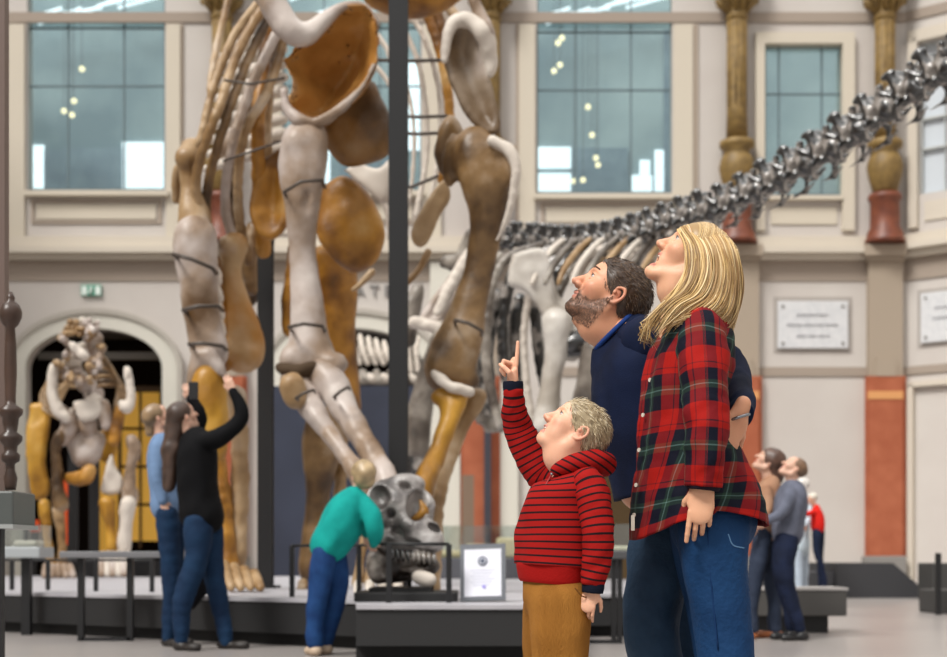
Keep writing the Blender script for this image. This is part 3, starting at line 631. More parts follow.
def plate(name, parent, outline, d, th, dish, m, rim=.5, vox=.03, tilt=0, seed=3):
    W = [P(x, y, d) for x, y in [(a[0], a[1]) for a in catmull(outline+[outline[0]], 4)]]
    Q = np.array([(v.x, v.z) for v in W]); lo = np.array([Q[:, 0].min()-.15, d-abs(dish)-th*2-.6, Q[:, 1].min()-.15]); hi = np.array([Q[:, 0].max()+.15, d+abs(dish)+th*2+.6, Q[:, 1].max()+.15])
    n = np.ceil((hi-lo)/vox).astype(int)+1; xs = lo[0]+vox*np.arange(n[0]); zs = lo[2]+vox*np.arange(n[2]); ys = lo[1]+vox*np.arange(n[1])
    X, Z = np.meshgrid(xs, zs, indexing='ij'); dist = np.full(X.shape, 9.); ins = np.zeros(X.shape, bool)
    for (x1, z1), (x2, z2) in zip(Q[:-1], Q[1:]):
        ex, ez = x2-x1, z2-z1; t_ = np.clip(((X-x1)*ex+(Z-z1)*ez)/(ex*ex+ez*ez+1e-9), 0, 1)
        dist = np.minimum(dist, np.hypot(X-x1-t_*ex, Z-z1-t_*ez))
        c_ = (z1 > Z) != (z2 > Z); ins ^= c_ & (X < (x2-x1)*(Z-z1)/((z2-z1) if z2 != z1 else 1e-9)+x1)
    sd = np.where(ins, -dist, dist); cx_, cz_ = Q.mean(0)
    w0 = d+dish*(1-np.exp(-np.maximum(-sd, 0)/.3))+tilt*(Z-cz_)+.04*np.sin(X*5+seed)*np.cos(Z*4+seed)
    r = th*(.55+rim*np.exp(-(sd/.12)**2))
    f = np.sqrt(np.maximum(sd+th, 0)[:, None, :]**2+(ys[None, :, None]-w0[:, None, :])**2)-r[:, None, :]
    me = nets(f.astype(np.float32), lo, vox, name); relax(me, 1); wrinkle(me, .03, 6, seed); wrinkle(me, .012, 22, seed+1); return obj(name, me, m, parent)
G = empty('giant_dinosaur_skeleton', (at(330, 13)[0], 14, PT), 'towering tan and ochre sauropod skeleton seen from the front on the platform', 'skeleton')
# shoulder blades and breast plates
plate('scapula', G, [(283, 62), (300, 40), (322, 22), (345, 8), (366, 6), (378, 25), (377, 60), (362, 88), (342, 108), (320, 123), (300, 120), (286, 110), (293, 85)], 12.2, .08, .95, bmat('bone_scap', ['#5a3915', '#96642a', '#bd8a48', '#cfb59a'], 1.0))
bone('shoulder_bone', G, [(250, -35, 12.0, 16), (272, 2, 12.0, 13), (290, 30, 12.0, 13), (308, 34, 12.05, 10), (326, 20, 12.1, 7), (345, 6, 12.2, 5), (364, 8, 12.3, 5), (377, 26, 12.3, 4)], B_LI)
bone('scapula_rim', G, [(284, 92, 12.1, 3), (288, 110, 12.1, 5), (302, 121, 12.1, 6), (322, 121, 12.1, 5), (342, 107, 12.1, 4), (360, 90, 12.15, 3), (374, 66, 12.2, 3)], B_LI)
plate('scapula', G, [(447, 28), (458, 18), (472, 26), (485, 60), (498, 105), (500, 128), (490, 135), (474, 125), (458, 100), (446, 72), (441, 48)], 12.4, .08, .28, bmat('bone_scap2', ['#42321f', '#6b553c', '#93826f', '#b5a89f'], 1.4))
bone('shoulder_bone', G, [(444, 60, 12.3, 4), (450, 26, 12.3, 6), (466, 20, 12.3, 7), (484, 34, 12.3, 9), (490, 62, 12.4, 7), (490, 75, 12.4, 4)], B_PA, rough_=.008)
bone('clavicle', G, [(470, -10, 12.3, 6), (478, 10, 12.3, 6), (488, 32, 12.3, 8)], B_LI)
plate('sternal_plate', G, [(330, 112), (352, 92), (372, 82), (380, 95), (392, 125), (390, 150), (372, 162), (345, 165), (328, 150), (322, 130)], 12.7, .12, -.12, bmat('bone_stern', ['#3a2814', '#6a4c2a', '#946c3c', '#a98a62'], 1.8))
plate('sternal_plate', G, [(318, 205), (325, 185), (345, 176), (365, 190), (380, 215), (385, 238), (378, 258), (362, 270), (345, 268), (325, 250), (316, 230)], 12.9, .12, -.15, B_OC)
plate('chest_plate', G, [(340, 170), (358, 160), (378, 168), (392, 160), (394, 185), (385, 205), (370, 195)], 13.4, .06, -.05, B_PA)
# left front limb of the picture
bone('humerus', G, [(305, 138, 12.2, 21), (303, 165, 12.2, 22), (302, 200, 12.2, 17), (302, 250, 12.3, 13), (306, 300, 12.3, 15), (310, 345, 12.3, 20), (312, 362, 12.3, 24)], B_LI, flat=((0, 1, 0), .8),
     extra=[(295, 142, 12.1, 11, 10, 13), (319, 150, 12.3, 9, 9, 24, -8), (312, 158, 11.98, 9, 9, 26, -6, 's'), (306, 240, 12.1, 4, 5, 50, 0, 's'), (290, 360, 12.25, 10, 12, 14), (332, 364, 12.2, 16, 12, 12)])
for y0, y1, xa, xb in ((192, 180, 284, 322), (327, 326, 289, 322)):
    bm = bmesh.new(); a = P(xa, y0, 12.0); b = P(xb, y1, 12.0); tube(bm, [a+Vector((0, .25, 0)), a, (a+b)/2+Vector((0, -.14, 0)), b, b+Vector((0, .25, 0))], .016, 6); bm_obj('iron_strap', bm, wire, G)
bone('elbow_pad', G, [(280, 368, 12.15, 5), (300, 371, 12.1, 7), (322, 366, 12.15, 5)], mat('cork_dark', '#4a3b2c', .8))
bone('radius', G, [(325, 374, 12.2, 17), (340, 400, 12.1, 14), (358, 432, 11.9, 11.5), (378, 465, 11.7, 11.5), (396, 500, 11.5, 13), (404, 520, 11.4, 13)], B_LI)
bone('ulna', G, [(294, 378, 12.2, 14), (308, 402, 12.1, 13), (330, 435, 11.9, 9), (352, 465, 11.7, 9), (372, 500, 11.5, 11), (382, 520, 11.4, 12)], B_LI, seed=4)
bone('elbow_knob', G, [(292, 385, 12.0, 13), (298, 400, 12.0, 10)], B_TN)
for xa, ya, xb, yb in ((296, 398, 313, 390), (334, 397, 348, 387), (367, 460, 380, 448)):
    bm = bmesh.new(); a = P(xa, ya, 11.75); b = P(xb, yb, 11.75); tube(bm, [a+Vector((0, .15, 0)), a, (a+b)/2+Vector((0, -.05, 0)), b, b+Vector((0, .15, 0))], .014, 6); bm_obj('iron_strap', bm, wire, G)
for i, (x0, x1) in enumerate(((362, 358), (372, 370), (384, 383), (395, 398))):
    bone('metacarpal', G, [(x0+8, 525, 11.4, 6), (x1+3, 555, 11.35, 4.5), (x1, 582, 11.3, 6)], B_TN, seed=i)
    bone('finger_bone', G, [(x1, 584, 11.25, 5), (x1-1, 592, 11.15, 4)], B_PA, seed=i, rough_=.004)
# right front limb
bone('humerus', G, [(474, 146, 12.4, 20), (484, 178, 12.4, 24), (488, 215, 12.5, 17), (480, 265, 12.6, 14), (468, 310, 12.6, 17), (455, 350, 12.6, 23), (447, 372, 12.6, 22)], B_BR, flat=((0, 1, 0), .75),
     extra=[(484, 172, 12.1, 15, 10, 22, 8, 's'), (470, 250, 12.35, 4, 6, 50, 10, 's'), (455, 345, 12.3, 10, 7, 26, 12, 's'), (508, 165, 12.3, 11, 10, 24, 8), (500, 150, 12.3, 14, 10, 9, 20), (452, 160, 12.5, 9, 9, 28, 6), (436, 366, 12.5, 10, 12, 14), (466, 380, 12.6, 14, 12, 12)])
bone('humerus_edge', G, [(492, 140, 12.2, 5), (510, 152, 12.2, 6), (516, 172, 12.2, 5), (508, 215, 12.3, 3.5), (497, 240, 12.4, 2)], B_PA, rough_=.006)
bone('elbow_pad', G, [(434, 374, 12.4, 5), (450, 386, 12.35, 6), (470, 392, 12.4, 5)], B_PA)
bone('radius', G, [(455, 396, 12.5, 14), (447, 425, 12.4, 9), (436, 455, 12.3, 9), (425, 482, 12.1, 11), (416, 510, 12.0, 12)], B_YE, extra=[(440, 398, 12.5, 9, 9, 8)])
bone('ulna', G, [(478, 398, 12.9, 10), (462, 425, 12.9, 8), (448, 460, 12.8, 8), (436, 500, 12.6, 9), (432, 560, 12.4, 9), (432, 588, 12.3, 9)], B_TN)
bm = bmesh.new(); a = P(455, 320, 12.2); b = P(482, 331, 12.2); tube(bm, [a+Vector((0, .25, 0)), a, (a+b)/2+Vector((0, -.12, 0)), b, b+Vector((0, .25, 0))], .016, 6); bm_obj('iron_strap', bm, wire, G)
# hind leg seen between
bone('femur', G, [(335, 262, 15.2, 20), (338, 290, 15.2, 19), (341, 330, 15.2, 15), (345, 370, 15.2, 13), (346, 400, 15.2, 14), (342, 420, 15.2, 16)], B_OC, extra=[(325, 258, 15.1, 14, 14, 14), (340, 330, 14.8, 4, 8, 60, 2, 's'), (348, 285, 14.85, 6, 8, 22, -10, 's')])
bone('tibia', G, [(325, 425, 15.0, 20), (322, 450, 15.0, 19), (318, 490, 15.0, 12), (315, 530, 15.0, 12), (314, 560, 15.0, 14), (314, 572, 15.0, 14)], B_BR)
bone('fibula', G, [(340, 430, 15.2, 8), (341, 480, 15.2, 6), (336, 530, 15.2, 7), (334, 580, 15.2, 8)], B_TN)
for i, x in enumerate((303, 313, 324, 335)): bone('toe_bone', G, [(x, 583, 14.6, 5), (x-1, 588, 14.3, 5)], B_TN, seed=i, rough_=.004)
# left side of the picture: far limb and thigh
bone('humerus', G, [(192, 150, 13.6, 13), (190, 175, 13.6, 10), (192, 200, 13.6, 11), (195, 225, 13.6, 17)], B_TN, extra=[(186, 158, 13.5, 11, 9, 12)])
bone('radius', G, [(195, 236, 13.4, 21), (196, 262, 13.4, 19), (200, 300, 13.4, 17), (206, 335, 13.4, 16), (210, 352, 13.4, 18)], B_LI, flat=((0, 1, 0), .8))
for (xa, ya, xb, yb) in ((173, 254, 212, 268), (183, 310, 218, 306), (189, 344, 222, 346)):
    bm = bmesh.new(); a = P(xa, ya, 13.1); b = P(xb, yb, 13.1); tube(bm, [a+Vector((0, .25, 0)), a, (a+b)/2+Vector((0, -.1, 0)), b, b+Vector((0, .25, 0))], .02, 6); bm_obj('iron_strap', bm, wire, G)
plate('wrist_bone', G, [(193, 350), (212, 346), (224, 362), (232, 386), (222, 380), (214, 386), (206, 372), (198, 384), (190, 392), (184, 396), (188, 372)], 13.3, .12, -.1, B_LI, vox=.025)
bone('metacarpal', G, [(208, 378, 13.3, 15), (208, 398, 13.3, 17), (212, 420, 13.3, 15), (216, 450, 13.3, 12)], B_YE)
bone('metacarpal', G, [(236, 395, 13.8, 10), (240, 440, 13.8, 8), (240, 490, 13.8, 9), (238, 530, 13.8, 9), (236, 560, 13.8, 10)], B_TN)
bone('metacarpal', G, [(216, 450, 13.7, 8), (222, 500, 13.7, 9), (226, 545, 13.7, 9), (230, 570, 13.7, 9)], B_OC)
for i, x in enumerate((228, 238, 248, 258)): bone('finger_bone', G, [(x-4, 565+3*i, 13.3, 6), (x, 580+i, 13.0, 5), (x+3, 588, 12.9, 4)], B_TN, seed=i, rough_=.004)
bone('femur', G, [(235, 245, 14.0, 14), (232, 270, 14.0, 9), (233, 300, 14.0, 14), (238, 330, 14.0, 20), (242, 352, 14.0, 22)], bmat('bone_thigh', ['#80521c', '#aa752f', '#b89a72', '#b9a89c'], 1.0), flat=((0, 1, 0), .6), extra=[(228, 244, 13.9, 9, 9, 8), (250, 356, 13.9, 11, 10, 12), (228, 352, 13.9, 11, 10, 12)])
bone('fibula', G, [(214, 262, 13.9, 7), (216, 300, 13.9, 8), (218, 330, 13.9, 9), (222, 362, 13.9, 11)], B_OC)
bone('tail_bone', G, [(212, 268, 13.7, 5), (216, 275, 13.7, 6)], B_PA)
for i in range(4): bone('small_bone', G, [(213+i*1.5, 272+i*17, 13.6, 6), (216+i*1.5, 282+i*17, 13.6, 6)], B_PA, seed=i, rough_=.004)
bone('pubis', G, [(255, 230, 14.4, 9), (248, 262, 14.4, 8), (252, 290, 14.4, 6)], B_BR)
plate('ilium', G, [(262, 160), (284, 150), (292, 180), (290, 220), (275, 240), (258, 235), (250, 205)], 14.0, .12, .25, B_OC)
# ribs left: long bowed blades
for i, (pts, m_, r) in enumerate((
    ([(262, 10), (238, 52), (220, 105), (203, 150), (196, 190), (204, 240), (214, 262)], B_TN, 5),
    ([(268, 20), (245, 66), (226, 120), (211, 170), (206, 210), (212, 250)], B_BR, 5),
    ([(258, 2), (232, 40), (212, 92), (200, 140), (178, 170), (176, 200)], B_TN, 4.5),
    ([(276, 35), (254, 80), (236, 130), (226, 180), (226, 215), (234, 240)], B_LI, 5),
    ([(284, 40), (268, 90), (246, 130), (238, 180), (241, 230), (249, 262)], B_TN, 5),
    ([(268, 30), (262, 80), (258, 130), (259, 190), (263, 240), (264, 252)], B_OC, 7),
    ([(272, 60), (250, 110), (233, 160), (230, 210), (238, 250)], B_BR, 4), ([(278, 20), (272, 70), (268, 130), (270, 180)], B_TN, 4),
    ([(228, 0), (216, 50), (210, 90)], B_TN, 4))):
    bone('rib', G, [(x, y, 13.2+.12*i+.004*abs(y-120), r) for x, y in pts], m_, seed=i, rough_=.006, vox=.02)
# far-side ribs seen as pale rungs
for i in range(9):
    y = 40+i*14; bone('rib', G, [(222-i*2, y+17, 14.6, 4), (240, y+6, 14.5, 6), (262, y, 14.4, 6), (284, y-5, 14.4, 5)], B_PA, seed=i, rough_=.006, vox=.025)
for i in range(3): bone('rib', G, [(262, 205+i*16, 15.6, 4), (280, 200+i*16, 15.5, 5), (292, 203+i*16, 15.4, 3)], B_PA, rough_=.006)
for pts in ([(223, 161), (250, 152), (284, 140)], [(224, 80), (250, 84), (285, 78)]):
    bm = bmesh.new(); tube(bm, [P(x, y, 13.0) for x, y in pts], .012, 6); bm_obj('rib_band', bm, wire, G)
bone('vertebral_bone', G, [(225, 150, 14.6, 12), (245, 140, 14.6, 14), (270, 145, 14.6, 12), (285, 150, 14.6, 10)], B_LI)
bone('neck_vertebra', G, [(385, -15, 14.0, 26), (425, -8, 14.0, 24), (470, -25, 14.0, 14)], B_OC)
bone('neck_vertebra', G, [(300, -22, 14.0, 18), (270, -20, 14.0, 14), (245, -12, 14.2, 8)], B_OC)
# ribs right
for i, (pts, m_, r) in enumerate((
    ([(405, 5), (425, 40), (438, 85), (441, 130), (436, 170), (428, 215)], B_PA, 3),
    ([(400, 20), (418, 62), (426, 110), (426, 160), (416, 215)], B_PA, 3),
    ([(396, 60), (408, 92), (414, 130), (412, 180), (405, 215)], B_PA, 2.4),
    ([(420, 0), (436, 38), (446, 80), (450, 130), (442, 180)], B_OC, 5),
    ([(432, 0), (440, 25), (446, 50)], B_OC, 6), ([(440, -8), (452, 12), (462, 22)], B_TN, 5),
    ([(372, 30), (384, 44), (392, 60)], B_PA, 3), ([(372, 62), (384, 76), (394, 92)], B_PA, 2.6),
    ([(366, 168), (378, 190), (388, 215), (390, 240)], B_PA, 3))):
    bone('rib', G, [(x, y, 14.6+.1*i, r) for x, y in pts], m_, seed=i, rough_=.005, vox=.02)
for y, x0, x1 in ((60, 376, 444), (116, 395, 447), (133, 396, 440), (186, 385, 438)):
    bm = bmesh.new(); tube(bm, [P(x0, y, 14.2), P((x0+x1)/2, y+1, 14.1), P(x1, y+(0 if y != 186 else -10), 14.2)], .018, 6); bm_obj('rib_band', bm, wire, G)
plate('coracoid', G, [(449, 176), (438, 182), (420, 210), (411, 232), (416, 246), (428, 242), (442, 215), (452, 195)], 13.4, .08, .06, B_TN)
plate('coracoid', G, [(440, 130), (452, 116), (466, 140), (466, 165), (452, 176), (440, 172), (436, 150)], 13.0, .1, -.05, B_BR)
bone('small_bone', G, [(428, 252, 13.6, 4), (420, 268, 13.6, 3.5), (405, 285, 13.6, 3)], B_TN, rough_=.004)
bone('small_bone', G, [(372, 272, 13.6, 4), (360, 285, 13.6, 3), (352, 290, 13.6, 2)], B_TN, rough_=.004)
bone('small_bone', G, [(300, 250, 15.0, 12), (292, 300, 15.0, 10), (290, 330, 15.0, 8)], B_OC)
bone('gastral_bone', G, [(268, 205, 15.6, 10), (262, 260, 15.8, 9), (250, 300, 15.9, 7)], B_BR)
# --------- giant skull on its black base ----------
S = empty('giant_skull', (at(408, 10.8)[0], 10.8, PT+.06), 'huge dark mottled dinosaur skull with big round eye socket on a low black base', 'skull')
def E(px, py, d, a, b, c, rot=0, k=.03, op='u'): s_ = d/F; return ell(P(px, py, d), (a*s_, b*s_, c*s_), k, Euler((0, math.radians(rot), 0)), op)
dd = 10.6
pr = [E(402, 508, dd, 34, 24, 26, 10), E(384, 505, dd, 20, 20, 26, 0), E(418, 530, dd-.1, 26, 20, 18, 25), E(428, 540, dd-.15, 18, 17, 14, 20), E(398, 540, dd, 28, 22, 14), E(405, 484, dd, 20, 12, 10),
      E(418, 505, dd-.15, 11, 20, 19, 10, .02, 's'), E(379, 497, dd-.14, 11, 18, 13, -15, .02, 's'), E(372, 515, dd-.12, 6, 14, 8, -15, .02, 's'), E(405, 486, dd-.12, 7, 14, 5, 20, .02, 's'), E(398, 532, dd-.16, 8, 14, 5, 30, .015, 's'), E(434, 528, dd-.16, 8, 12, 4, 25, .015, 's'), E(391, 514, dd-.18, 5, 10, 6, 0, .015, 's'), E(412, 541, dd-.2, 16, 9, 3, 10, .015, 's'), E(436, 512, dd-.1, 9, 20, 9, 30, .02, 's')]
me = field_mesh(pr, .012, 'cranium'); wrinkle(me, .012, 14, 3); obj('cranium', me, bmat('skull_grey', ['#1d1a19', '#5d5856', '#a5a09d', '#cfccca'], 5, .28, .8, 14), S)
pr = [E(396, 568, dd, 27, 16, 15, -5), E(420, 568, dd-.1, 20, 14, 12, -10), E(378, 566, dd, 12, 12, 18), E(404, 562, dd-.18, 12, 12, 6, 0, .015, 's'), E(423, 564, dd-.22, 7, 12, 4, 0, .015, 's'), E(384, 572, dd-.14, 7, 12, 9, 10, .015, 's'), E(406, 577, dd-.14, 8, 12, 4, 10, .015, 's')]
me = field_mesh(pr, .012, 'jaw'); wrinkle(me, .012, 16, 4); obj('lower_jaw', me, bmat('jaw_dark', ['#15110f', '#322a25', '#5a5049', '#b3aaa1'], 6, .3, .8, 14), S)
for i in range(9):
    x = 392+i*5.2; bm = bmesh.new(); tube(bm, [P(x, 549+i*.5, dd-.22), P(x+1, 556+i*.5, dd-.25), P(x+1, 561+i*.5, dd-.22)], [.018, .016, .006], 6); bm_obj('tooth', bm, B_DK, S)
bone('hyoid_bone', S, [(418, 577, 10.35, 7), (430, 580, 10.35, 7)], B_PA, rough_=.004)
bone('eye_ring', S, [(412, 520, 10.55, 3), (424, 512, 10.55, 5), (420, 500, 10.55, 2)], B_YE, rough_=.003)
for i, (a, b) in enumerate(((388, 577), (410, 580), (432, 584))):
    bm = bmesh.new(); tube(bm, [P(a, b-8, dd+.05), P(a, 597.5, dd+.05)], .015, 6); bm_obj('support_rod', bm, blackm, S)
bm = bmesh.new(); x0, x1 = at(355, 10.3)[0], at(478, 10.3)[0]; box(bm, x0, 10.2, PT, x1-.15, 11.05, PT+.07, 0, .01); box(bm, x0+.1, 10.3, PT+.07, x1-.35, 11.0, PT+.1); tag(bm_obj('skull_base', bm, platm), 'flat black base slab under the giant skull', 'base')
# --------- long-necked dark skeleton ----------
N = empty('long_necked_skeleton', (at(560, 20)[0], 20, PT), 'dark glossy sauropod skeleton with long neck rising to the right', 'skeleton')
def vertebra_mesh(seed, spine=1.0, name='vertebra'):
    r = random.Random(seed); j = lambda a: a*(1+.15*(r.random()-.5))
    pr = chain([(-.55, 0, -.02, .24), (-.3, 0, -.02, .2), (0, 0, -.02, .17), (.3, 0, -.02, .2), (.55, 0, -.02, .25)], .08, n=2)
    for s_ in (-1, 1):
        pr += [cone((.05, s_*.05, .1), (-.05+.1*(spine-1), s_*.13, j(.40)*spine), .18, .12, .08), ell((-.08, s_*.15, j(.43)*spine), (.24, .09, .08), .05),
               cone((.3, s_*.08, .15), (.58, s_*.16, .33), .11, .08, .06), cone((-.3, s_*.08, .12), (-.5, s_*.17, .28), .11, .08, .06), ell((.58, s_*.17, .38), (.13, .08, .05), .04),
               cone((0, s_*.08, -.02), (.02, s_*.36, -.16), .09, .07, .06), cone((.02, s_*.36, -.16), (-.08, s_*.3, -.42), .07, .05, .06),
               cone((-.08, s_*.3, -.4), (-.6, s_*.26, -.42), .05, .02, .05), cone((-.08, s_*.3, -.4), (.28, s_*.28, -.34), .05, .04, .05),
               ell((.2, s_*.17, -.01), (.14, .09, .09), .04, op='s'), ell((-.22, s_*.17, -.01), (.12, .09, .09), .04, op='s')]
    me = field_mesh(pr, .045, name); wrinkle(me, .03, 9, seed); return me
VM = [vertebra_mesh(i) for i in range(3)]; VT = [vertebra_mesh(5+i, 1.15) for i in range(2)]
for m_ in VM+VT: m_.materials.append(B_DK)
def place_vertebra(me, p, tan, size, roll=0, parent=None, nm='vertebra'):
    t_ = Vector(tan).normalized(); up = Vector((0, -.25, 1)); s_ = up.cross(t_).normalized(); u = t_.cross(s_)
    R = Matrix((t_, s_, u)).transposed().to_4x4() @ Matrix.Rotation(roll, 4, 'X')
    o = bpy.data.objects.new(nm, me); sc.collection.objects.link(o); o.parent = parent; o.matrix_local = Matrix.Translation(Vector(p)-parent.location) @ R @ Matrix.Diagonal((size*1.02, size*1.35, size*1.45, 1)); return o
path = [(498, 240, 21.0), (520, 241, 20.8), (545, 243, 20.4), (570, 245, 19.9), (596, 243, 19.3), (624, 238, 18.7), (652, 229, 18.1), (684, 217, 17.5), (717, 209, 17.0), (760, 189, 16.4), (800, 167, 15.9), (841, 143, 15.4), (874, 119, 15.0), (904, 96, 14.7), (941, 72, 14.3), (990, 42, 14.0)]
pw = [P(*q) for q in path]; fine = [Vector(v) for v in catmull([tuple(v) for v in pw], 20)]
acc = [0]
for a, b in zip(fine, fine[1:]): acc.append(acc[-1]+(b-a).length)
L_ = 0; i = 0; r_ = random.Random(5)
while L_ < acc[-1]:
    k_ = next(j for j, v in enumerate(acc) if v >= L_); k_ = min(k_, len(fine)-2); p = fine[k_]; tn = fine[k_+1]-fine[k_-1 if k_ else 0]
    px = CX+p.x*F/p.y; sz = .34 if px < 620 else .34+.06*min(1, (px-620)/200)
    place_vertebra((VT[i % 2] if px < 640 else VM[i % 3]), p, tn, sz, math.radians(r_.uniform(-5, 5)), N); L_ += sz*(1.0 if px > 640 else .95); i += 1
for i in range(11):   # rib heads sloping down from the back vertebrae
    x = 548+i*13; bone('rib', N, [(x+16, 240-.3*i, 19.0-.12*i, 3.2), (x+4, 250, 18.8-.12*i, 3.6), (x-8, 266, 18.6-.12*i, 3.4), (x-16, 284, 18.5-.12*i, 2.8)], B_PA if i % 3 == 0 else (B_GR if i % 3 == 1 else B_TN), seed=i, rough_=.006, vox=.03)
# trunk, shoulder girdle, ribs, limbs
plate('scapula', N, [(512, 254), (538, 248), (550, 258), (558, 292), (574, 306), (584, 286), (592, 272), (602, 274), (598, 304), (588, 345), (572, 362), (556, 348), (545, 320), (526, 292), (508, 284)], 18.6, .08, -.05, mat('bone_bright', '#d8d3cb', .4, '#a39a8e', 1.6, bump=.2, bscale=9))
RB = [([(540, 246), (508, 258), (492, 285), (486, 330), (488, 380), (500, 425)], B_GR, 5, 18.9), ([(556, 250), (520, 262), (506, 300), (503, 350), (512, 400)], B_DK, 6, 19.4), ([(500, 256), (484, 275), (476, 320), (474, 370), (480, 420)], B_GR, 5, 19.0),
      ([(530, 290), (524, 330), (526, 380), (532, 420)], B_PA, 4, 19.2), ([(600, 246), (574, 266), (556, 300), (548, 340), (556, 400)], B_GR, 5, 19.3), ([(622, 244), (600, 262), (588, 300), (584, 350)], B_TN, 5, 19.0),
      ([(590, 248), (566, 262), (550, 286)], B_DK, 6, 18.8), ([(640, 240), (618, 258), (606, 290), (600, 330)], B_GR, 5, 18.6), ([(580, 246), (548, 266), (536, 300), (540, 360), (552, 410)], B_DK, 6, 19.8), ([(660, 238), (640, 256), (630, 290)], B_DK, 5, 18.4),
      ([(520, 300), (514, 340), (516, 390)], B_DK, 7, 19.9), ([(610, 246), (588, 256), (572, 276)], B_PA, 4, 18.5), ([(636, 250), (618, 276), (612, 300)], B_PA, 4, 18.4)]
for i, (pts, m_, r, d) in enumerate(RB): bone('rib', N, [(x, y, d, r) for x, y in pts], m_, seed=i, rough_=.006, vox=.03)
bone('humerus', N, [(556, 322, 18.5, 15), (556, 350, 18.5, 11), (550, 390, 18.5, 10), (546, 425, 18.5, 14)], mat('bone_bright', '#d8d3cb', .4))
bone('forelimb_bone', N, [(545, 430, 18.5, 12), (542, 470, 18.5, 9), (540, 520, 18.5, 10), (540, 570, 18.5, 12)], B_GR)
bone('humerus', N, [(596, 352, 18.3, 15), (588, 385, 18.3, 11), (578, 430, 18.3, 13)], B_GR); bone('forelimb_bone', N, [(578, 435, 18.3, 12), (582, 500, 18.3, 9), (586, 570, 18.3, 11)], B_GR)
bone('small_bone', N, [(570, 345, 18.6, 14), (598, 338, 18.6, 12), (620, 330, 18.6, 10)], B_DK)
bone('hip_bone', N, [(490, 300, 19.6, 14), (484, 350, 19.6, 10), (484, 400, 19.6, 13), (492, 420, 19.6, 12)], B_DK)
for i in range(8): bone('toe_bone', N, [(486+i*6, 418+4*(i % 2), 19.2, 4), (488+i*6, 428, 19.2, 5)], B_GR, seed=i, rough_=.004)
plate('pelvis_plate', N, [(470, 250), (478, 262), (470, 285), (455, 300), (440, 322), (424, 326), (420, 318), (434, 296), (450, 276), (460, 258)], 19.8, .1, .15, B_LI)
bone('pelvis_rod', N, [(470, 254, 19.5, 6), (452, 284, 19.5, 6), (438, 312, 19.5, 5)], B_PA); bone('pelvis_rod', N, [(414, 322, 19.6, 6), (430, 326, 19.6, 6), (452, 328, 19.6, 7)], B_PA)
bone('femur', N, [(444, 336, 19.6, 12), (432, 370, 19.6, 12), (420, 410, 19.6, 12), (416, 450, 19.6, 14)], B_GR); bone('shin_bone', N, [(416, 455, 19.6, 12), (418, 510, 19.6, 9), (416, 572, 19.6, 12)], B_DK)
bone('tail_vertebra', N, [(472, 236, 20.8, 8), (462, 262, 21, 9), (446, 262, 21.2, 7)], B_GR); bone('tail_vertebra', N, [(418, 290, 21.5, 7), (412, 310, 21.5, 8), (408, 340, 21.5, 8)], B_GR)
# --------- skeleton under the left arch ----------
K = empty('arch_skeleton', (at(88, 23)[0], 23, PT), 'mounted dinosaur skeleton facing forward under the left arch', 'skeleton')
r_ = random.Random(11)
for i in range(17):
    y = 326+i*6.2; x = 82+10*math.sin(i*.7)+r_.uniform(-3, 3)
    bone('vertebra', K, [(x-5, y+r_.uniform(-2, 2), 22.6+r_.uniform(-.2, .2), 4.5), (x+6, y+r_.uniform(-3, 3), 22.6, 4.5)], B_LI if i % 3 else B_PA, seed=i, rough_=.02, extra=[(x, y-5, 22.5, 3, 3, 5)])
for i in range(44):
    a = r_.uniform(0, 6.28); q_ = r_.uniform(.3, 1)**.5; x = 80+24*math.cos(a)*q_; y = 352+32*math.sin(a)*q_
    bone('neck_bone', K, [(x, y, 22.2+r_.uniform(-.2, .3), r_.uniform(2.2, 4)), (x+r_.uniform(-7, 7), y+r_.uniform(-7, 7), 22.2, 2.5)], B_LI if i % 2 else B_TN, seed=i, rough_=.02)
for s_ in (-1, 1):
    for i in range(8):
        o = i*3.4; bone('rib', K, [(84+s_*4, 352+i*5, 23.2, 2.4), (84+s_*(20+o*.7), 358+i*4, 23.1, 2.6), (84+s_*(34+o*.35), 385+i*3, 23.0, 2.4), (84+s_*(30+o*.1)-s_*i, 412+i, 22.8, 1.8)], B_TN if i % 2 else B_BR, seed=i, rough_=.006, vox=.03)
for i in range(9):
    bone('rib', K, [(78-i*1.5, 366+i*2, 22.9, 2), (68-i*2, 385+i*2, 22.9, 2.2), (60-i, 404+i, 22.9, 1.6)], B_TN, seed=i, rough_=.006, vox=.03)
bone('collar_bone', K, [(54, 368, 22.3, 5), (52, 390, 22.3, 5), (58, 410, 22.3, 6), (66, 418, 22.3, 5)], B_PA); bone('collar_bone', K, [(127, 370, 22.3, 4), (131, 395, 22.3, 4), (127, 408, 22.3, 5), (122, 404, 22.3, 4)], B_PA)
bone('jaw_bone', K, [(72, 345, 22.0, 4), (84, 356, 22.0, 5)], B_PA)
plate('pelvis_plate', K, [(74, 402), (98, 400), (102, 412), (92, 420), (80, 420)], 22.4, .08, -.05, B_PA)
bone('pelvis_bone', K, [(62, 410, 22.5, 6), (70, 425, 22.5, 8), (62, 440, 22.5, 7)], B_LI); bone('pelvis_bone', K, [(104, 405, 22.5, 6), (106, 425, 22.5, 6)], B_LI); bone('pelvis_bone', K, [(120, 410, 22.5, 5), (114, 440, 22.5, 6)], B_OC)
plate('scapula', K, [(30, 404), (46, 402), (50, 420), (46, 460), (50, 490), (40, 500), (30, 490), (28, 440)], 23.0, .08, -.05, B_YE)
bone('chest_bone', K, [(76, 440, 22.7, 10), (86, 456, 22.7, 12), (96, 440, 22.7, 10)], B_LI, extra=[(88, 425, 22.6, 10, 10, 12)])
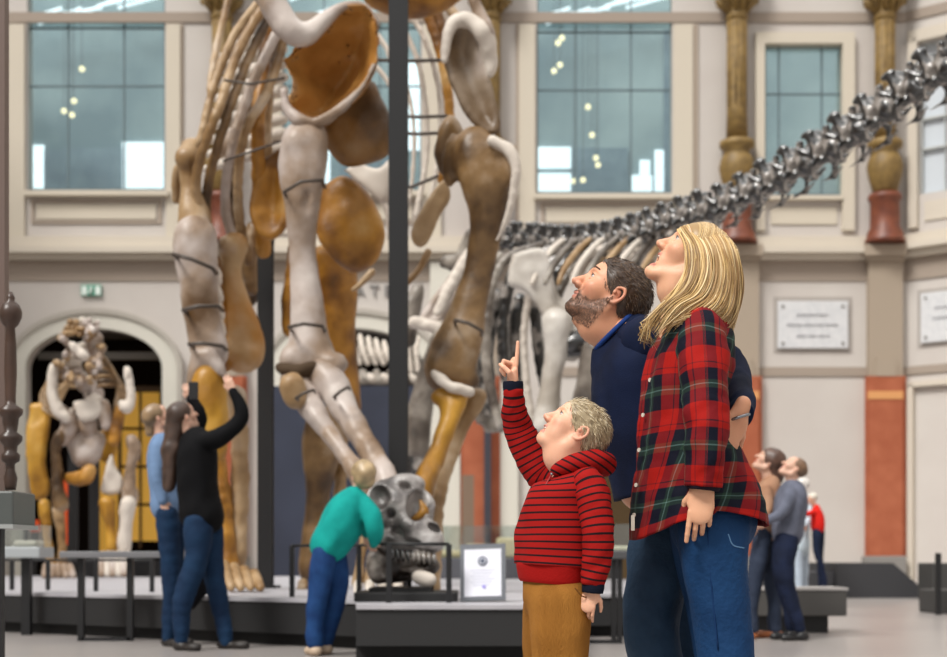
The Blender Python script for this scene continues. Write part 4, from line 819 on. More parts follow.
bone('lower_jaw', K, [(70, 478, 22.5, 6), (84, 478, 22.4, 7), (90, 470, 22.4, 6)], B_OC); plate('coracoid', K, [(98, 432), (112, 425), (120, 440), (112, 462), (100, 458)], 23.2, .08, -.05, B_YE)
bone('femur', K, [(60, 436, 22.4, 6), (56, 450, 22.4, 5), (58, 490, 22.4, 6), (60, 505, 22.4, 8)], B_BR); bone('shin_bone', K, [(58, 510, 22.4, 6), (62, 540, 22.4, 4), (62, 568, 22.4, 6)], B_TN); bone('shin_bone', K, [(44, 505, 22.6, 6), (48, 540, 22.6, 4), (52, 570, 22.6, 5)], B_YE)
plate('femur_plate', K, [(112, 452), (116, 466), (124, 478), (122, 492), (108, 496), (100, 490), (104, 476)], 22.6, .08, -.08, B_PA); bone('femur', K, [(131, 440, 22.6, 6), (135, 450, 22.6, 6), (130, 470, 22.6, 5), (130, 498, 22.6, 8)], B_LI)
bone('shin_bone', K, [(107, 504, 22.5, 8), (110, 525, 22.5, 5), (111, 548, 22.5, 6)], B_YE); bone('shin_bone', K, [(128, 504, 22.5, 8), (126, 525, 22.5, 6), (124, 548, 22.5, 7)], B_PA)
for i in range(6): bone('toe_bone', K, [(103+i*5, 554, 22.3, 3.5), (102+i*5.4, 562, 22.2, 3.5), (102+i*5.6, 574, 22.1, 3.5)], B_PA if i % 2 else B_LI, seed=i, rough_=.004)
for i in range(5): bone('toe_bone', K, [(46+i*6, 566, 22.3, 3.5), (45+i*7, 576, 22.1, 3.5)], B_LI, seed=i, rough_=.004)
for x in (72, 93):
    bm = bmesh.new(); a = P(x, 577, 23.2); b = P(x, 430, 23.2); box(bm, a.x-.07, 23.2, PT, a.x+.07, 23.35, b.z); bm_obj('support_post', bm, blackm, K)
bm = bmesh.new(); pbox(bm, 66, 560, 190, 577, 24.0, .2); tag(bm_obj('low_screen', bm, blackm), 'low black screen behind the feet of the arch skeleton', 'screen')
# --------- small pale skeleton in the middle arch ----------
M_ = empty('distant_skeleton', (at(368, 31)[0], 30.5, P(0, 386, 30.5).z), 'pale small skeleton on top of the dark blue display wall', 'skeleton')
for i in range(5): bone('rib', M_, [(352+i*8, 334+2*i, 31.1, 3), (355+i*8, 350+i, 31.0, 3.5), (360+i*8, 364, 31.0, 3)], B_PA, seed=i, rough_=.01, vox=.05)
for i in range(12): bone('vertebra', M_, [(348+i*7, 372+4*(i % 2), 31.05, 4), (352+i*7, 380, 31.05, 4)], B_PA if i % 2 else B_GR, seed=i, rough_=.02, vox=.05)
for i in range(3): bone('rib', M_, [(404+i*7, 330+4*i, 31.1, 3), (402+i*7, 350, 31.0, 3), (404+i*7, 372, 31.0, 3)], B_PA, seed=i, rough_=.01, vox=.05)
bone('spine_bar', M_, [(344, 384, 31.1, 4), (380, 382, 31.1, 4), (430, 384, 31.1, 4)], B_GR, vox=.05)
# ================= PEOPLE =================
skin = mat('skin', '#c99072', .48, attr='paint', sss=.12, bump=.05, bscale=220)
eye_white = mat('eye_white', '#b5aaa2', .25); iris = mat('iris_dark', '#3b3a3a', .1)
teeth = mat('teeth', '#efe8dc', .3)
def head_frame(c, pitch, yaw, facing=180, roll=0):
    """matrix: local x = face, z = up. facing 180 = looks to the left of the picture"""
    return Matrix.Translation(c) @ Matrix.Rotation(math.radians(facing+yaw), 4, 'Z') @ Matrix.Rotation(math.radians(-pitch), 4, 'Y') @ Matrix.Rotation(math.radians(roll), 4, 'X')
class Loc:
    def __init__(s, M, k): s.M = M; s.s = k; s.R = M.to_3x3()
    def p(s, c): return s.M @ (Vector(c)*s.s)
    def e(s, c, r, k=.01, rot=None, op='u'):
        R = s.R @ rot.to_matrix() if rot else s.R
        return ell(s.p(c), [a*s.s for a in r], k*s.s, R.to_4x4(), op)
    def c(s, a, b, ra, rb, k=.01, flat=None, op='u'):
        return cone(s.p(a), s.p(b), ra*s.s, rb*s.s, k*s.s, None if flat is None else (s.R @ Vector(flat[0]), flat[1]), op)
    def ch(s, pts, k=.006, n=3, op='u'):
        return chain([(*s.p(q[:3]), q[3]*s.s) for q in pts], k*s.s, None, n, op)
def head_prims(L, child=False, female=False, mouth=0.0, fine=True):
    j = .9 if female else 1.0; nz = .8 if child else (.88 if female else 1.0)
    pr = [L.e((-.014, 0, .034), (.098, .077, .089)), L.e((.038, 0, .042), (.052, .061, .05), .03), L.e((.038, 0, -.02), (.052, .056, .07), .03)]
    ch = (.072 if child else .076, 0, (-.088 if child else -.096)-mouth*.55)
    for s in (-1, 1):
        pr += [L.c((-.012, s*.056*j, -.03), (-.004, s*.05*j, -.062), .02, .018, .02), L.c((-.004, s*.05*j, -.062), (ch[0]-.012, s*.014, ch[2]), .019, .014, .02)]
        pr += [L.e((.058, s*.04, -.018), (.026, .022, .022), .02)]
    pr += [L.c((.0, 0, -.06), (.05, 0, -.08), .042, .03, .02), L.e(ch, (.018, .02*j, .017), .014), L.e((.067, 0, -.058), (.026, .030, .03), .015)]
    if not fine:
        pr += [L.c((.09, 0, .012), (.113*nz+.02*(1-nz), 0, -.024), .009, .012, .01)]
        for s in (-1, 1): pr += [L.e((-.012, s*.079, -.004), (.018, .009, .03), .006), L.e((.095, s*.031, .012), (.014, .016, .009), .01, op='s')]
        return pr
    # brow, sockets, nose, lips, ears
    pr += L.ch([(.062, -.05, .026, .009), (.083, -.028, .036, .010), (.087, 0, .03, .011), (.083, .028, .036, .010), (.062, .05, .026, .009)], .014)
    for s in (-1, 1): pr += [L.e((.098, s*.031, .013), (.017, .019, .0115), .014, op='s')]
    pr += [L.c((.086, 0, .022), (.104*nz+.09*(1-nz)*1.0, 0, -.012), .0085, .010, .010), L.c((.102*nz+.09*(1-nz), 0, -.010), (.115*nz+.095*(1-nz), 0, -.025), .010, .0115, .008)]
    for s in (-1, 1): pr += [L.e((.099, s*.012, -.029), (.012, .0075, .0085), .006)]
    for s in (-1, 1): pr += [L.e((.104, s*.007, -.0375), (.006, .004, .004), .003, op='s')]
    o = mouth
    pr += L.ch([(.076, -.024, -.057, .0035), (.089, -.010, -.0525, .005), (.0915, 0, -.053, .0052), (.089, .010, -.0525, .005), (.076, .024, -.057, .0035)], .005)
    pr += L.ch([(.076, -.022, -.060-o*.5, .0035), (.0865-o*.1, -.009, -.065-o, .0058), (.088-o*.1, 0, -.0655-o, .006), (.0865-o*.1, .009, -.065-o, .0058), (.076, .022, -.060-o*.5, .0035)], .005)
    if o > 0: pr += [L.e((.096, 0, -.0585-o*.5), (.036, .022, .003+o*.6), .003, op='s')]
    else: pr += [L.e((.094, 0, -.0590), (.009, .022, .0015), .002, op='s')]
    for s in (-1, 1):
        pr += L.ch([(.002, s*.074, -.028, .0045), (-.016, s*.083, -.024, .0055), (-.027, s*.088, .004, .005), (-.018, s*.087, .026, .005), (.002, s*.08, .02, .004), (.004, s*.076, .002, .004)], .005)
        pr += [L.e((-.008, s*.077, -.002), (.012, .006, .02), .006), L.e((.002, s*.084, .002), (.006, .006, .006), .003)]
    for s in (-1, 1):   # eyelids
        pr += L.ch([(.0735, s*.046, .011, .0025), (.087, s*.033, .0215, .0032), (.0845, s*.018, .011, .0025)], .004)
        pr += L.ch([(.0735, s*.046, .010, .0022), (.0865, s*.032, .002, .0028), (.0845, s*.018, .010, .0022)], .004)
    return pr
def hand_prims(w, f, n, side, sc_=1.0, curls=((.3, .4, .3),)*4, thumb=(.5, .3), spread=.05):
    """w wrist, f finger direction, n palm normal, side +1 right hand / -1 left hand"""
    f = Vector(f).normalized(); n = (Vector(n)-f*f.dot(Vector(n))).normalized(); t = f.cross(n)*side; w = Vector(w)
    X = lambda a, b, c: w+(f*a+t*b+n*c)*sc_
    pr = [cone(X(-.03, 0, 0), X(.01, 0, 0), .024*sc_, .024*sc_, .01, (n, .72)), cone(X(.015, .004, 0), X(.08, 0, 0), .03*sc_, .037*sc_, .012*sc_, (n, .38)), cone(X(.02, .02, .006), X(.055, .03, .01), .017*sc_, .012*sc_, .01*sc_),
          cone(X(.02, -.02, .004), X(.06, -.026, .004), .014*sc_, .012*sc_, .01*sc_)]
    for i, (y, ln) in enumerate(zip((.029, .0095, -.0105, -.029), ((.043, .026, .021), (.047, .030, .022), (.043, .028, .021), (.033, .021, .019)))):
        p = X(.085-(.004 if i in (0, 2) else (.012 if i == 3 else 0)), y, 0); a = 0; base = f+t*spread*(1.5-i); base.normalize(); r = .0088 if i < 3 else .0078
        for q, (l, cu) in enumerate(zip(ln, curls[i])):
            a += cu; dr = base*math.cos(a)+n*math.sin(a); p2 = p+dr*l*sc_
            pr.append(cone(p, p2, (r-.0006*q)*sc_, (r-.0006*(q+1))*sc_, .0025*sc_)); p = p2
    a, b = thumb; p = X(.022, .026, .006); dr = (f*.75+t*.7*math.cos(a)+n*math.sin(a)).normalized(); p2 = p+dr*.04*sc_; pr.append(cone(p, p2, .0125*sc_, .0105*sc_, .008*sc_))
    dr = (dr+f*.3-t*b+n*.25*b).normalized(); p3 = p2+dr*.03*sc_; pr.append(cone(p2, p3, .0102*sc_, .009*sc_, .003*sc_)); dr = (dr-t*b*.6).normalized(); pr.append(cone(p3, p3+dr*.022*sc_, .009*sc_, .0072*sc_, .003*sc_))
    return pr
def loft(name, rings, seg=72, sub=8, cap0=True, cap1=False, power=1.0):
    """rings: (cx,cy,cz, a, b, tilt_deg[, yaw]) a=half width along picture x, b along depth; first ring is the top"""
    rr = catmull([tuple(r)+(0,)*(7-len(r)) for r in rings], sub); V = []; A = []; L_ = 0; pc = None
    for (cx, cy, cz, a, b, ti, yw) in rr:
        c = Vector((cx, cy, cz)); L_ += (c-pc).length if pc is not None else 0; pc = c
        R = Matrix.Rotation(math.radians(yw), 3, 'Z') @ Matrix.Rotation(math.radians(ti), 3, 'Y')
        for k in range(seg):
            an = 2*math.pi*k/seg; ca, sa = math.cos(an), math.sin(an)
            x = a*math.copysign(abs(ca)**power, ca); y = b*math.copysign(abs(sa)**power, sa)
            V.append(c+R @ Vector((x, y, 0))); A.append((an*.5*(.14+(a+b)/2), L_, 0))
    n = len(rr); Fc = []
    for i in range(n-1):
        for k in range(seg): Fc.append((i*seg+k, (i+1)*seg+k, (i+1)*seg+(k+1) % seg, i*seg+(k+1) % seg))
    if cap0: Fc.append(tuple(range(seg)))
    if cap1: Fc.append(tuple((n-1)*seg+k for k in range(seg))[::-1])
    me = bpy.data.meshes.new(name); me.from_pydata(V, [], Fc); me.update(); vec_attr(me, np.array(A)); return me
def tubeloft(name, pts, seg=40, sub=8, cap=True, squash=1.0):
    """pts (x,y,z,r) limb sleeve with cloth coords"""
    q = catmull(pts, sub); V = []; A = []; L_ = 0; prev = None; rm = sum(p[3] for p in q)/len(q)
    for i, p in enumerate(q):
        c = Vector(p[:3]); a0 = Vector(q[max(i-1, 0)][:3]); a1 = Vector(q[min(i+1, len(q)-1)][:3]); t = (a1-a0).normalized()
        if prev is None: u = (Vector((0, -1, 0))-t*t.dot(Vector((0, -1, 0)))).normalized()
        else: u = (prev-t*prev.dot(t)).normalized()
        prev = u; v = t.cross(u)
        if i: L_ += (c-Vector(q[i-1][:3])).length
        for k in range(seg):
            an = 2*math.pi*k/seg; V.append(c+(u*math.cos(an)*squash+v*math.sin(an))*p[3]); A.append((an*rm, L_, 0))
    n = len(q); Fc = [(i*seg+k, i*seg+(k+1) % seg, (i+1)*seg+(k+1) % seg, (i+1)*seg+k) for i in range(n-1) for k in range(seg)]
    if cap: Fc += [tuple(range(seg))[::-1], tuple((n-1)*seg+k for k in range(seg))]
    me = bpy.data.meshes.new(name); me.from_pydata(V, [], Fc); me.update(); vec_attr(me, np.array(A)); return me
def limb(a, n=3): return [(*P(px, py, d), r*d/F) for px, py, d, r in a]
SK = {'light': (.62, .36, .25), 'fair': (.72, .47, .36), 'tan': (.58, .31, .19)}
def paint_head(me, L, base, *a, mo_=0, **k): return paint_head_(me, L, base, *a, mo_=mo_, **k)
def paint_head_(me, L, base, lips=(.45, .12, .10), cheek=.25, beard=0, beardc=(.10, .05, .03), brow=None, mouthdark=False, mo_=0):
    v = verts_of(me).astype(float); Mi = np.array(L.M.inverted()); q = (v@Mi[:3, :3].T+Mi[:3, 3])/L.s; x, y, z = q.T
    c = np.tile(np.array(base), (len(v), 1)).astype(float); g = lambda cx, cy, cz, r: np.exp(-(((x-cx)**2+(np.abs(y)-cy)**2+(z-cz)**2)/r**2))
    red = np.array((.60, .20, .14)); m = np.clip(cheek*(g(.07, .04, -.03, .025)+.9*g(.115, 0, -.025, .016)+1.1*g(-.015, .085, 0, .03)), 0, 1)[:, None]; c = c*(1-m)+red*m
    n_ = (.5+.5*wav(q, 60, 3))[:, None]*.06; c = c*(1-n_)
    if beard:
        zt = -.050+.042*np.clip((.045-x)/.05, 0, 1)+.012*(x > .08); bz = 1/(1+np.exp((z-zt)/.005)); bx = 1/(1+np.exp(-(x+.006)/.006)); low = 1/(1+np.exp(-(z+.128-.3*np.clip(.03-x, 0, .1))/.006))
        nb = np.clip(.88+.25*wav(q, 400, 5), 0, 1); m = np.clip(beard*bz*bx*low*nb, 0, 1)[:, None]; c = c*(1-m)+np.array(beardc)*m
    lm = (np.abs(y) < .024) & (x > .078) & (z < -.0475+.0) & (z > -.0735) ; lz = np.maximum(np.exp(-((z+.053)/.006)**4), np.exp(-((z+.0655+mo_)/.0065)**4))*(np.abs(y) < .0235)*(x > .077); lz = lz[:, None]*.8
    c = c*(1-lz)+np.array(lips)*lz
    if mouthdark:
        dm = ((np.abs(y) < .02) & (x < .0855) & (x > .05) & (z < -.052) & (z > -.05-.035) & (x**2 > 0) & ((x-.0) < .084)).astype(float)[:, None]*0
    paint(me, c); return me
def add_face_bits(L, body, lash='#3a2a20', browc='#6a4c34', gaze=(0, 0), brows=True, mouth=0, browr=.0028):
    for s in (-1, 1):
        c = L.p((.0745, s*.0315, .0115)); bm = bmesh.new(); bmesh.ops.create_uvsphere(bm, u_segments=20, v_segments=14, radius=.0120*L.s, matrix=Matrix.Translation(c)); bm_obj('eye', bm, eye_white, body, True)
        ey = [o for o in body.children if o.name.startswith('eye')][-1]
        p = L.p((.0745+.0078, s*.0315, .0115+.0035)); bm = bmesh.new(); bmesh.ops.create_uvsphere(bm, u_segments=14, v_segments=10, radius=.0064*L.s, matrix=Matrix.Translation(p)); bm_obj('iris', bm, iris, ey, True)
        if brows:
            bm = bmesh.new(); tube(bm, [L.p(q) for q in ((.093, s*.014, .036), (.0915, s*.028, .041), (.08, s*.044, .038), (.066, s*.054, .031))], [browr*L.s, browr*1.2*L.s, browr*L.s, browr*.5*L.s], 6); bm_obj('eyebrow', bm, mat('brow_'+browc[1:], browc, .8), body)
        bm = bmesh.new(); tube(bm, [L.p(q) for q in ((.084, s*.018, .0125), (.0895, s*.032, .0205), (.076, s*.047, .0125))], [.0012*L.s]*3, 5); bm_obj('eyelash', bm, mat('lash', lash, .7), body)
def hair_strands(name, strands, m, parent, seg=4, cols=None, seed=1):
    """strands: list of (pts, radius)"""
    bm = bmesh.new(); lay = bm.verts.layers.float_color.new('paint'); r = random.Random(seed)
    for pts, rad in strands:
        k = len(bm.verts); n = len(pts); tube(bm, pts, [rad*(1-.75*(i/(n-1))**3) for i in range(n)], seg); bm.verts.ensure_lookup_table(); c = r.choice(cols); q = r.uniform(.8, 1.15)
        for v in bm.verts[k:]: v[lay] = (c[0]*q, c[1]*q, c[2]*q, 1)
    return bm_obj(name, bm, m, parent, True)
def hair_mat(name, col): 
    m = mat(name, col, .42, attr='paint', spec=.6); return m
def shell(L, name, m, parent, cols, grow=1.06, front=.06, low=-.05, vox=.004, strands=700, length=.028, srad=.0013, seed=2, lift=.35, curl=0, side_low=None, messy=.25, fr_x=.075, clump=0):
    """short hair: a scalp volume plus short strands combed back from the brow"""
    def inside(q):   # hair-bearing scalp region, local coords
        x, y, z = q; side = abs(y) > .05
        if x > fr_x: return False
        if z > .075: return True
        if x > .03: return z > front+(.0 if not side else -.01)
        if x > -.02: return z > .022+.5*(x+.02) and not (z < .035 and side and x > .02)
        return z > low-.1*(x+.02)
    pr = [L.e((-.016, 0, .036), (.098*grow, .077*grow, .089*grow)), L.e((.03, 0, .052), (.052*grow, .061*grow, .046*grow), .03), L.e((-.045, 0, -.01), (.06, .062, .06), .03)]
    pr += [L.e((.105, 0, -.03), (.075, .12, front+.055), .012, op='s'), L.e((.03, 0, -.08), (.06, .12, .095), .012, op='s'), L.e((-.02, 0, -.16), (.15, .15, .075+low+.035), .01, op='s')]
    me = field_mesh(pr, vox, 'scalp'); v = verts_of(me); nn = normals_of(me); set_verts(me, v+nn*(wav(v, 160, seed)*.0025+wav(v, 60, seed+1)*.002)[:, None])
    paint(me, np.tile(np.array(cols[0])*.7, (len(me.vertices), 1))); h = obj(name, me, m, parent)
    r = random.Random(seed); st = []; Mi = L.M.inverted(); V = verts_of(me) if False else None
    off = Vector((0, 0, 0)); p_ = parent
    while p_ is not None: off += p_.location; p_ = p_.parent
    nv = len(me.vertices); k = 0
    while k < strands:
        i = r.randrange(nv); p = me.vertices[i].co+off; q = (Mi @ p)/L.s; nrm = Mi.to_3x3() @ me.vertices[i].normal
        if nrm.dot(q-Vector((-.02, 0, .01))) <= 0: continue
        fl = Vector((-1, .15*math.copysign(1, q.y), -.25-.9*max(0, .05-q.z)/.05)); fl = (fl-nrm*fl.dot(nrm)).normalized(); fl += Vector((r.uniform(-messy, messy), r.uniform(-messy, messy), r.uniform(-messy, messy)))
        l = length*r.uniform(.6, 1.2); a = q-nrm*.002; b = q+fl*l*.5+nrm*lift*l*.5; c = q+fl*l+nrm*lift*l*(.6-curl)
        st.append(([L.p(a), L.p(b), L.p(c)], srad*L.s)); k += 1
    hair_strands('hair_strands', st, m, h, 4, cols, seed)
    return h
def denim(name, c1, c2): 
    m = mat(name, c1, .75, c2, 5, bump=.25, bscale=60, lo=.3, hi=.7); return m
# ---- tartan and stripe cloths
def ramp_cloth(name, T, stopsU, rough=.8, Tv=None, stopsV=None, bump=.15):
    m = bpy.data.materials.new(name); m.use_nodes = True; nt = m.node_tree; b = nt.nodes['Principled BSDF']; b.inputs['Roughness'].default_value = rough; L_ = nt.links.new
    b.inputs['Specular IOR Level'].default_value = .2
    a = nt.nodes.new('ShaderNodeAttribute'); a.attribute_name = 'cloth'; s = nt.nodes.new('ShaderNodeSeparateXYZ'); L_(a.outputs['Vector'], s.inputs[0])
    outs = []
    for ch, t_, st in ((('Y', T, stopsU),) if stopsV is None else (('X', T, stopsU), ('Y', Tv or T, stopsV))):
        dv = nt.nodes.new('ShaderNodeMath'); dv.operation = 'DIVIDE'; dv.inputs[1].default_value = t_; L_(s.outputs[ch], dv.inputs[0])
        fr_ = nt.nodes.new('ShaderNodeMath'); fr_.operation = 'FRACT'; L_(dv.outputs[0], fr_.inputs[0])
        r = nt.nodes.new('ShaderNodeValToRGB'); r.color_ramp.interpolation = 'LINEAR'; L_(fr_.outputs[0], r.inputs[0])
        while len(r.color_ramp.elements) > 1: r.color_ramp.elements.remove(r.color_ramp.elements[0])
        first = True; prev = None
        for pos, col in st:
            if prev is not None:
                e = r.color_ramp.elements.new(max(0, pos-.012)); e.color = srgb(prev)
            e = r.color_ramp.elements.new(pos) if not first else r.color_ramp.elements[0]
            e.position = pos; e.color = srgb(col); first = False; prev = col
        outs.append(r.outputs[0])
    if len(outs) == 2:
        mx = nt.nodes.new('ShaderNodeMix'); mx.data_type = 'RGBA'; mx.inputs[0].default_value = .5; L_(outs[0], mx.inputs[6]); L_(outs[1], mx.inputs[7]); L_(mx.outputs[2], b.inputs['Base Color'])
    else: L_(outs[0], b.inputs['Base Color'])
    n = nt.nodes.new('ShaderNodeTexNoise'); n.inputs['Scale'].default_value = 250; bp = nt.nodes.new('ShaderNodeBump'); bp.inputs['Strength'].default_value = bump; bp.inputs['Distance'].default_value = .004
    tc = nt.nodes.new('ShaderNodeTexCoord'); L_(tc.outputs['Object'], n.inputs['Vector']); L_(n.outputs[0], bp.inputs['Height']); L_(bp.outputs[0], b.inputs['Normal'])
    return m
RD, NV, GN, WL = '#9c120a', '#070a1c', '#22382c', '#5f7d76'
tartan = ramp_cloth('tartan_flannel', .150, [(0, RD), (.18, '#3a1018'), (.20, RD), (.29, NV), (.50, GN), (.56, WL), (.58, GN), (.66, NV), (.91, RD)], Tv=.158,
                    stopsV=[(0, RD), (.18, '#3a1018'), (.20, RD), (.29, NV), (.50, GN), (.56, WL), (.58, GN), (.66, NV), (.91, RD)])
stripes = ramp_cloth('striped_knit', .0205, [(0, '#98110d'), (.74, '#1b0a10')], .85)
rib_red = mat('rib_red', '#9a100d', .85, bump=.15, bscale=200); navy = mat('navy_knit', '#0a1228', .8, '#0f1b38', 8, bump=.15, bscale=260); navy_cuff = mat('navy_cuff', '#0f1424', .85)
def base_body(name, label, x, y, z=0): return empty(name, (x, y, z), label, 'person')

# ---------- woman in the plaid shirt ----------
dW = 4.1; sW = F/dW; W = lambda px, py, dy=0: P(px, py, dW+dy)
wo = base_body('person', 'blonde woman in red plaid flannel shirt and jeans looking up, hand at thigh', W(722, 797).x, dW)
LW = Loc(head_frame(W(692, 262, 0), 42, 4), .95)
pr = head_prims(LW, female=True, mouth=.026)
nb = W(694, 322, .01); pr += [cone(LW.p((-.03, 0, -.04)), LW.p((-.02, 0, -.10)), .052, .05, .02), cone(LW.p((-.02, 0, -.09)), nb, .05, .058, .03)]
me1 = field_mesh(pr, .0032, 'head'); relax(me1, 1, .3)
pr = [cone(W(694, 325), W(690, 430), .10, .11, .05), cone(W(694, 430), W(712, 520), .10, .09, .05)]
for s in (-1, 1): pr += [cone(W(700, 335, s*.14), W(712, 410, s*.2), .04, .034, .03), cone(W(712, 410, s*.2), W(703, 488, s*.2), .038, .024, .02), cone(W(713, 530, s*.08), W(722, 640, s*.09), .06, .04, .03), cone(W(722, 640, s*.09), W(732, 775, s*.09), .04, .03, .03)]
me2 = field_mesh(pr, .012, 'trunk')
hw = W(703, 486, -.235)
me3 = field_mesh(hand_prims(hw, (-.10, .0, -1), (.15, 1, 0), -1, .92, ((.12, .12, .08), (.35, .45, .3), (.45, .5, .35), (.5, .55, .4)), (.6, .3), .03), .0026, 'hand'); relax(me3, 1, .3)
me = join_meshes('body', [me1, me2, me3]); paint_head(me, LW, (.76, .41, .25), (.50, .16, .13), .3, mo_=.026); wb_ = obj('body', me, skin, wo)
add_face_bits(LW, wb_, browc='#a07c50')
bm = bmesh.new(); tube(bm, [LW.p(q) for q in ((.078, -.017, -.0565), (.087, -.008, -.0565), (.0885, 0, -.0565), (.087, .008, -.0565), (.078, .017, -.0565))], .0028, 6); bm_obj('teeth', bm, teeth, wb_)
bm = bmesh.new(); bmesh.ops.create_uvsphere(bm, u_segments=16, v_segments=10, radius=.0145, matrix=Matrix.Translation(LW.p((.068, 0, -.064)))); bm_obj('open_mouth', bm, mat('mouth_dark', '#4a1512', .4), wb_, True)
# hair
blond = hair_mat('blond_hair', '#c9a765'); BL = [(.55, .36, .14), (.66, .46, .20), (.42, .25, .085), (.76, .58, .32), (.27, .15, .05), (.38, .22, .08)]  # darker strand tones put the shading of the hair into its colour
pr = [LW.e((-.016, 0, .038), (.097, .080, .088), .02), LW.e((.028, 0, .054), (.058, .067, .052), .03), cone(W(712, 265, 0), W(710, 300, .0), .066, .06, .04), cone(W(716, 290, .02), W(722, 322, .06), .05, .035, .04),
      LW.e((.115, 0, -.055), (.085, .2, .115), .02, op='s'), LW.e((.07, 0, -.14), (.075, .2, .10), .02, op='s')]
me = field_mesh(pr, .006, 'hair'); wrinkle(me, .003, 90, 4, direction=(.2, 0, -1)); paint(me, np.tile(np.array(BL[2])*.8, (len(me.vertices), 1))); hr = obj('hair', me, blond, wb_)
GU = [  # guide curves front -> back, near side; (px,py,dy)
    [(679, 230, -.035), (686, 246, -.078), (686, 268, -.095), (678, 288, -.11), (664, 305, -.13), (644, 322, -.13)],
    [(683, 227, -.03), (695, 246, -.09), (697, 270, -.112), (688, 292, -.125), (668, 308, -.145), (650, 334, -.14)],
    [(690, 225, -.02), (707, 246, -.09), (710, 272, -.115), (702, 296, -.13), (682, 310, -.16), (655, 345, -.15)],
    [(702, 223, -.008), (717, 243, -.085), (723, 270, -.105), (718, 296, -.125), (703, 312, -.17), (668, 322, -.18)],
    [(713, 226, -.005), (726, 244, -.07), (732, 272, -.09), (730, 298, -.105), (722, 314, -.13), (700, 328, -.17)],
    [(723, 233, -.002), (733, 250, -.05), (738, 276, -.065), (736, 300, -.075), (730, 320, -.09), (718, 335, -.12)],
    [(730, 242, 0), (738, 262, -.02), (740, 285, -.03), (737, 306, -.035), (731, 326, -.04), (727, 350, -.08)]]
def guide(t):
    t = t*(len(GU)-1); i = min(int(t), len(GU)-2); f = t-i; return [tuple(a*(1-f)+b*f for a, b in zip(p, q)) for p, q in zip(GU[i], GU[i+1])]
r = random.Random(4); st = []
for k in range(1150):
    t = r.random(); g_ = guide(t); sd = 1 if k % 4 else -1; jx, jz = r.gauss(0, 1.3), r.gauss(0, 1.1); ly = r.uniform(-.012, .006); ln = r.uniform(.80, 1.0)
    wv = r.uniform(0, 6.28); cp = [W(p[0]+jx*(.4+.35*i)+1.2*math.sin(wv+i*1.5), p[1]+jz*(.3+.3*i), (p[2]-ly)*sd+(0 if sd > 0 else .02)) for i, p in enumerate(g_)]
    q = catmull([tuple(v) for v in cp], 5); q = q[:max(4, int(len(q)*ln))]
    st.append((q, r.uniform(.0016, .0028)))
for k in range(26):   # loose ends over the chest and back
    x = r.uniform(0, 1); b_ = W(652+r.uniform(-5, 5), 318, -.13); st.append(([b_+Vector((.05, 0, .05)), b_, W(645+r.uniform(-8, 6), 330+r.uniform(-8, 15), -.13), W(650+r.uniform(-6, 8), 343+r.uniform(-6, 8), -.125)], .0016))
for k in range(40):
    x = r.uniform(719, 733); st.append(([W(x, 300, r.uniform(-.06, .02)), W(x+r.uniform(-2, 3), 318, r.uniform(-.08, 0)), W(x+r.uniform(-3, 2), 335, -.06), W(x-4+r.uniform(-2, 2), 350+r.uniform(-12, 12), -.06)], .0016))
for k in range(900):   # over the crown from the parting
    x0 = r.uniform(-.095, .070); sd = 1 if r.random() < .75 else -1; ph0 = r.uniform(0, .5); ph1 = ph0+r.uniform(.7, 1.5); pts_ = []
    for j_ in range(8):
        ph = ph0+(ph1-ph0)*j_/7; x_ = x0-.030*(ph-ph0); s_ = max(.05, 1-abs((x_+.014)/.102)**3)**(1/3); g_ = 1.01+.02*r.random()*(j_ == 0)
        pts_.append(LW.p((x_, sd*(.084*s_*math.sin(ph))*g_, .036+.092*s_*math.cos(ph)*g_-.012*max(0, x_-.03)/.04)))
    st.append((pts_, .0023))
hair_strands('hair_strands', st, blond, hr, 4, BL, 9)
# shirt: open hem, wide over the hips
def RW(px, py, a, b, ti=0, dy=0, yw=0): v = W(px, py, dy); return (v.x, v.y, v.z, a/sW, b, ti, yw)
rings = [RW(692, 313, 17, .06, 8), RW(694, 318, 25, .11, 8), RW(695, 326, 31, .165, 6), RW(693, 342, 36, .19, 4), RW(689, 365, 42, .19, 2), RW(684, 395, 43, .175, 0), RW(685, 425, 46, .17, -2), RW(690, 455, 53, .18, -3), RW(696, 485, 62, .195, -4), RW(699, 510, 67, .205, -4), RW(700, 531, 70, .21, -4)]
me = loft('shirt', rings, 96, 8, cap0=False); v = verts_of(me); n_ = len(v)//96; i_ = np.arange(len(v))//96; k_ = np.arange(len(v)) % 96; an = 2*math.pi*k_/96
hemw = np.clip((i_/(n_-1)-.82)/.18, 0, 1)**1.3; nearside = np.sin(an); v[:, 2] += hemw*(.050*np.abs(nearside)**3-.012*(np.cos(an) < 0))   # side notch of the shirt tail
set_verts(me, v); wrinkle(me, .016, 28, 2, (0.15, 0, -1)); wrinkle(me, .008, 60, 8, (.3, .2, -1)); wrinkle(me, .003, 130, 5); wrinkle(me, .005, 20, 12, (.1, .1, -1), True)
sh = obj('shirt', me, tartan, wo, True); mo = sh.modifiers.new('cloth_thickness', 'SOLIDIFY'); mo.thickness = .004; mo.offset = -1
def sleeve(name, pts, m, parent, seed, amp=.006, sub=8, fr_=38, cap=True, seg=48, squash=1.0):
    me = tubeloft(name, pts, seg, sub, cap, squash); ax = Vector(pts[-1][:3])-Vector(pts[0][:3]); v = verts_of(me); a_ = np.array(ax.normalized()); q = v.copy(); q = q+np.outer(q@a_, a_)*.9
    nn = normals_of(me); w_ = wav(q, fr_, seed); w_ = w_+.5*wav(q, fr_*2.2, seed+3); w2 = 1-2*np.abs(wav(q, fr_*.8, seed+9))**.7; set_verts(me, v+nn*(w_*amp+w2*amp*.55)[:, None]); return obj(name, me, m, parent, True)
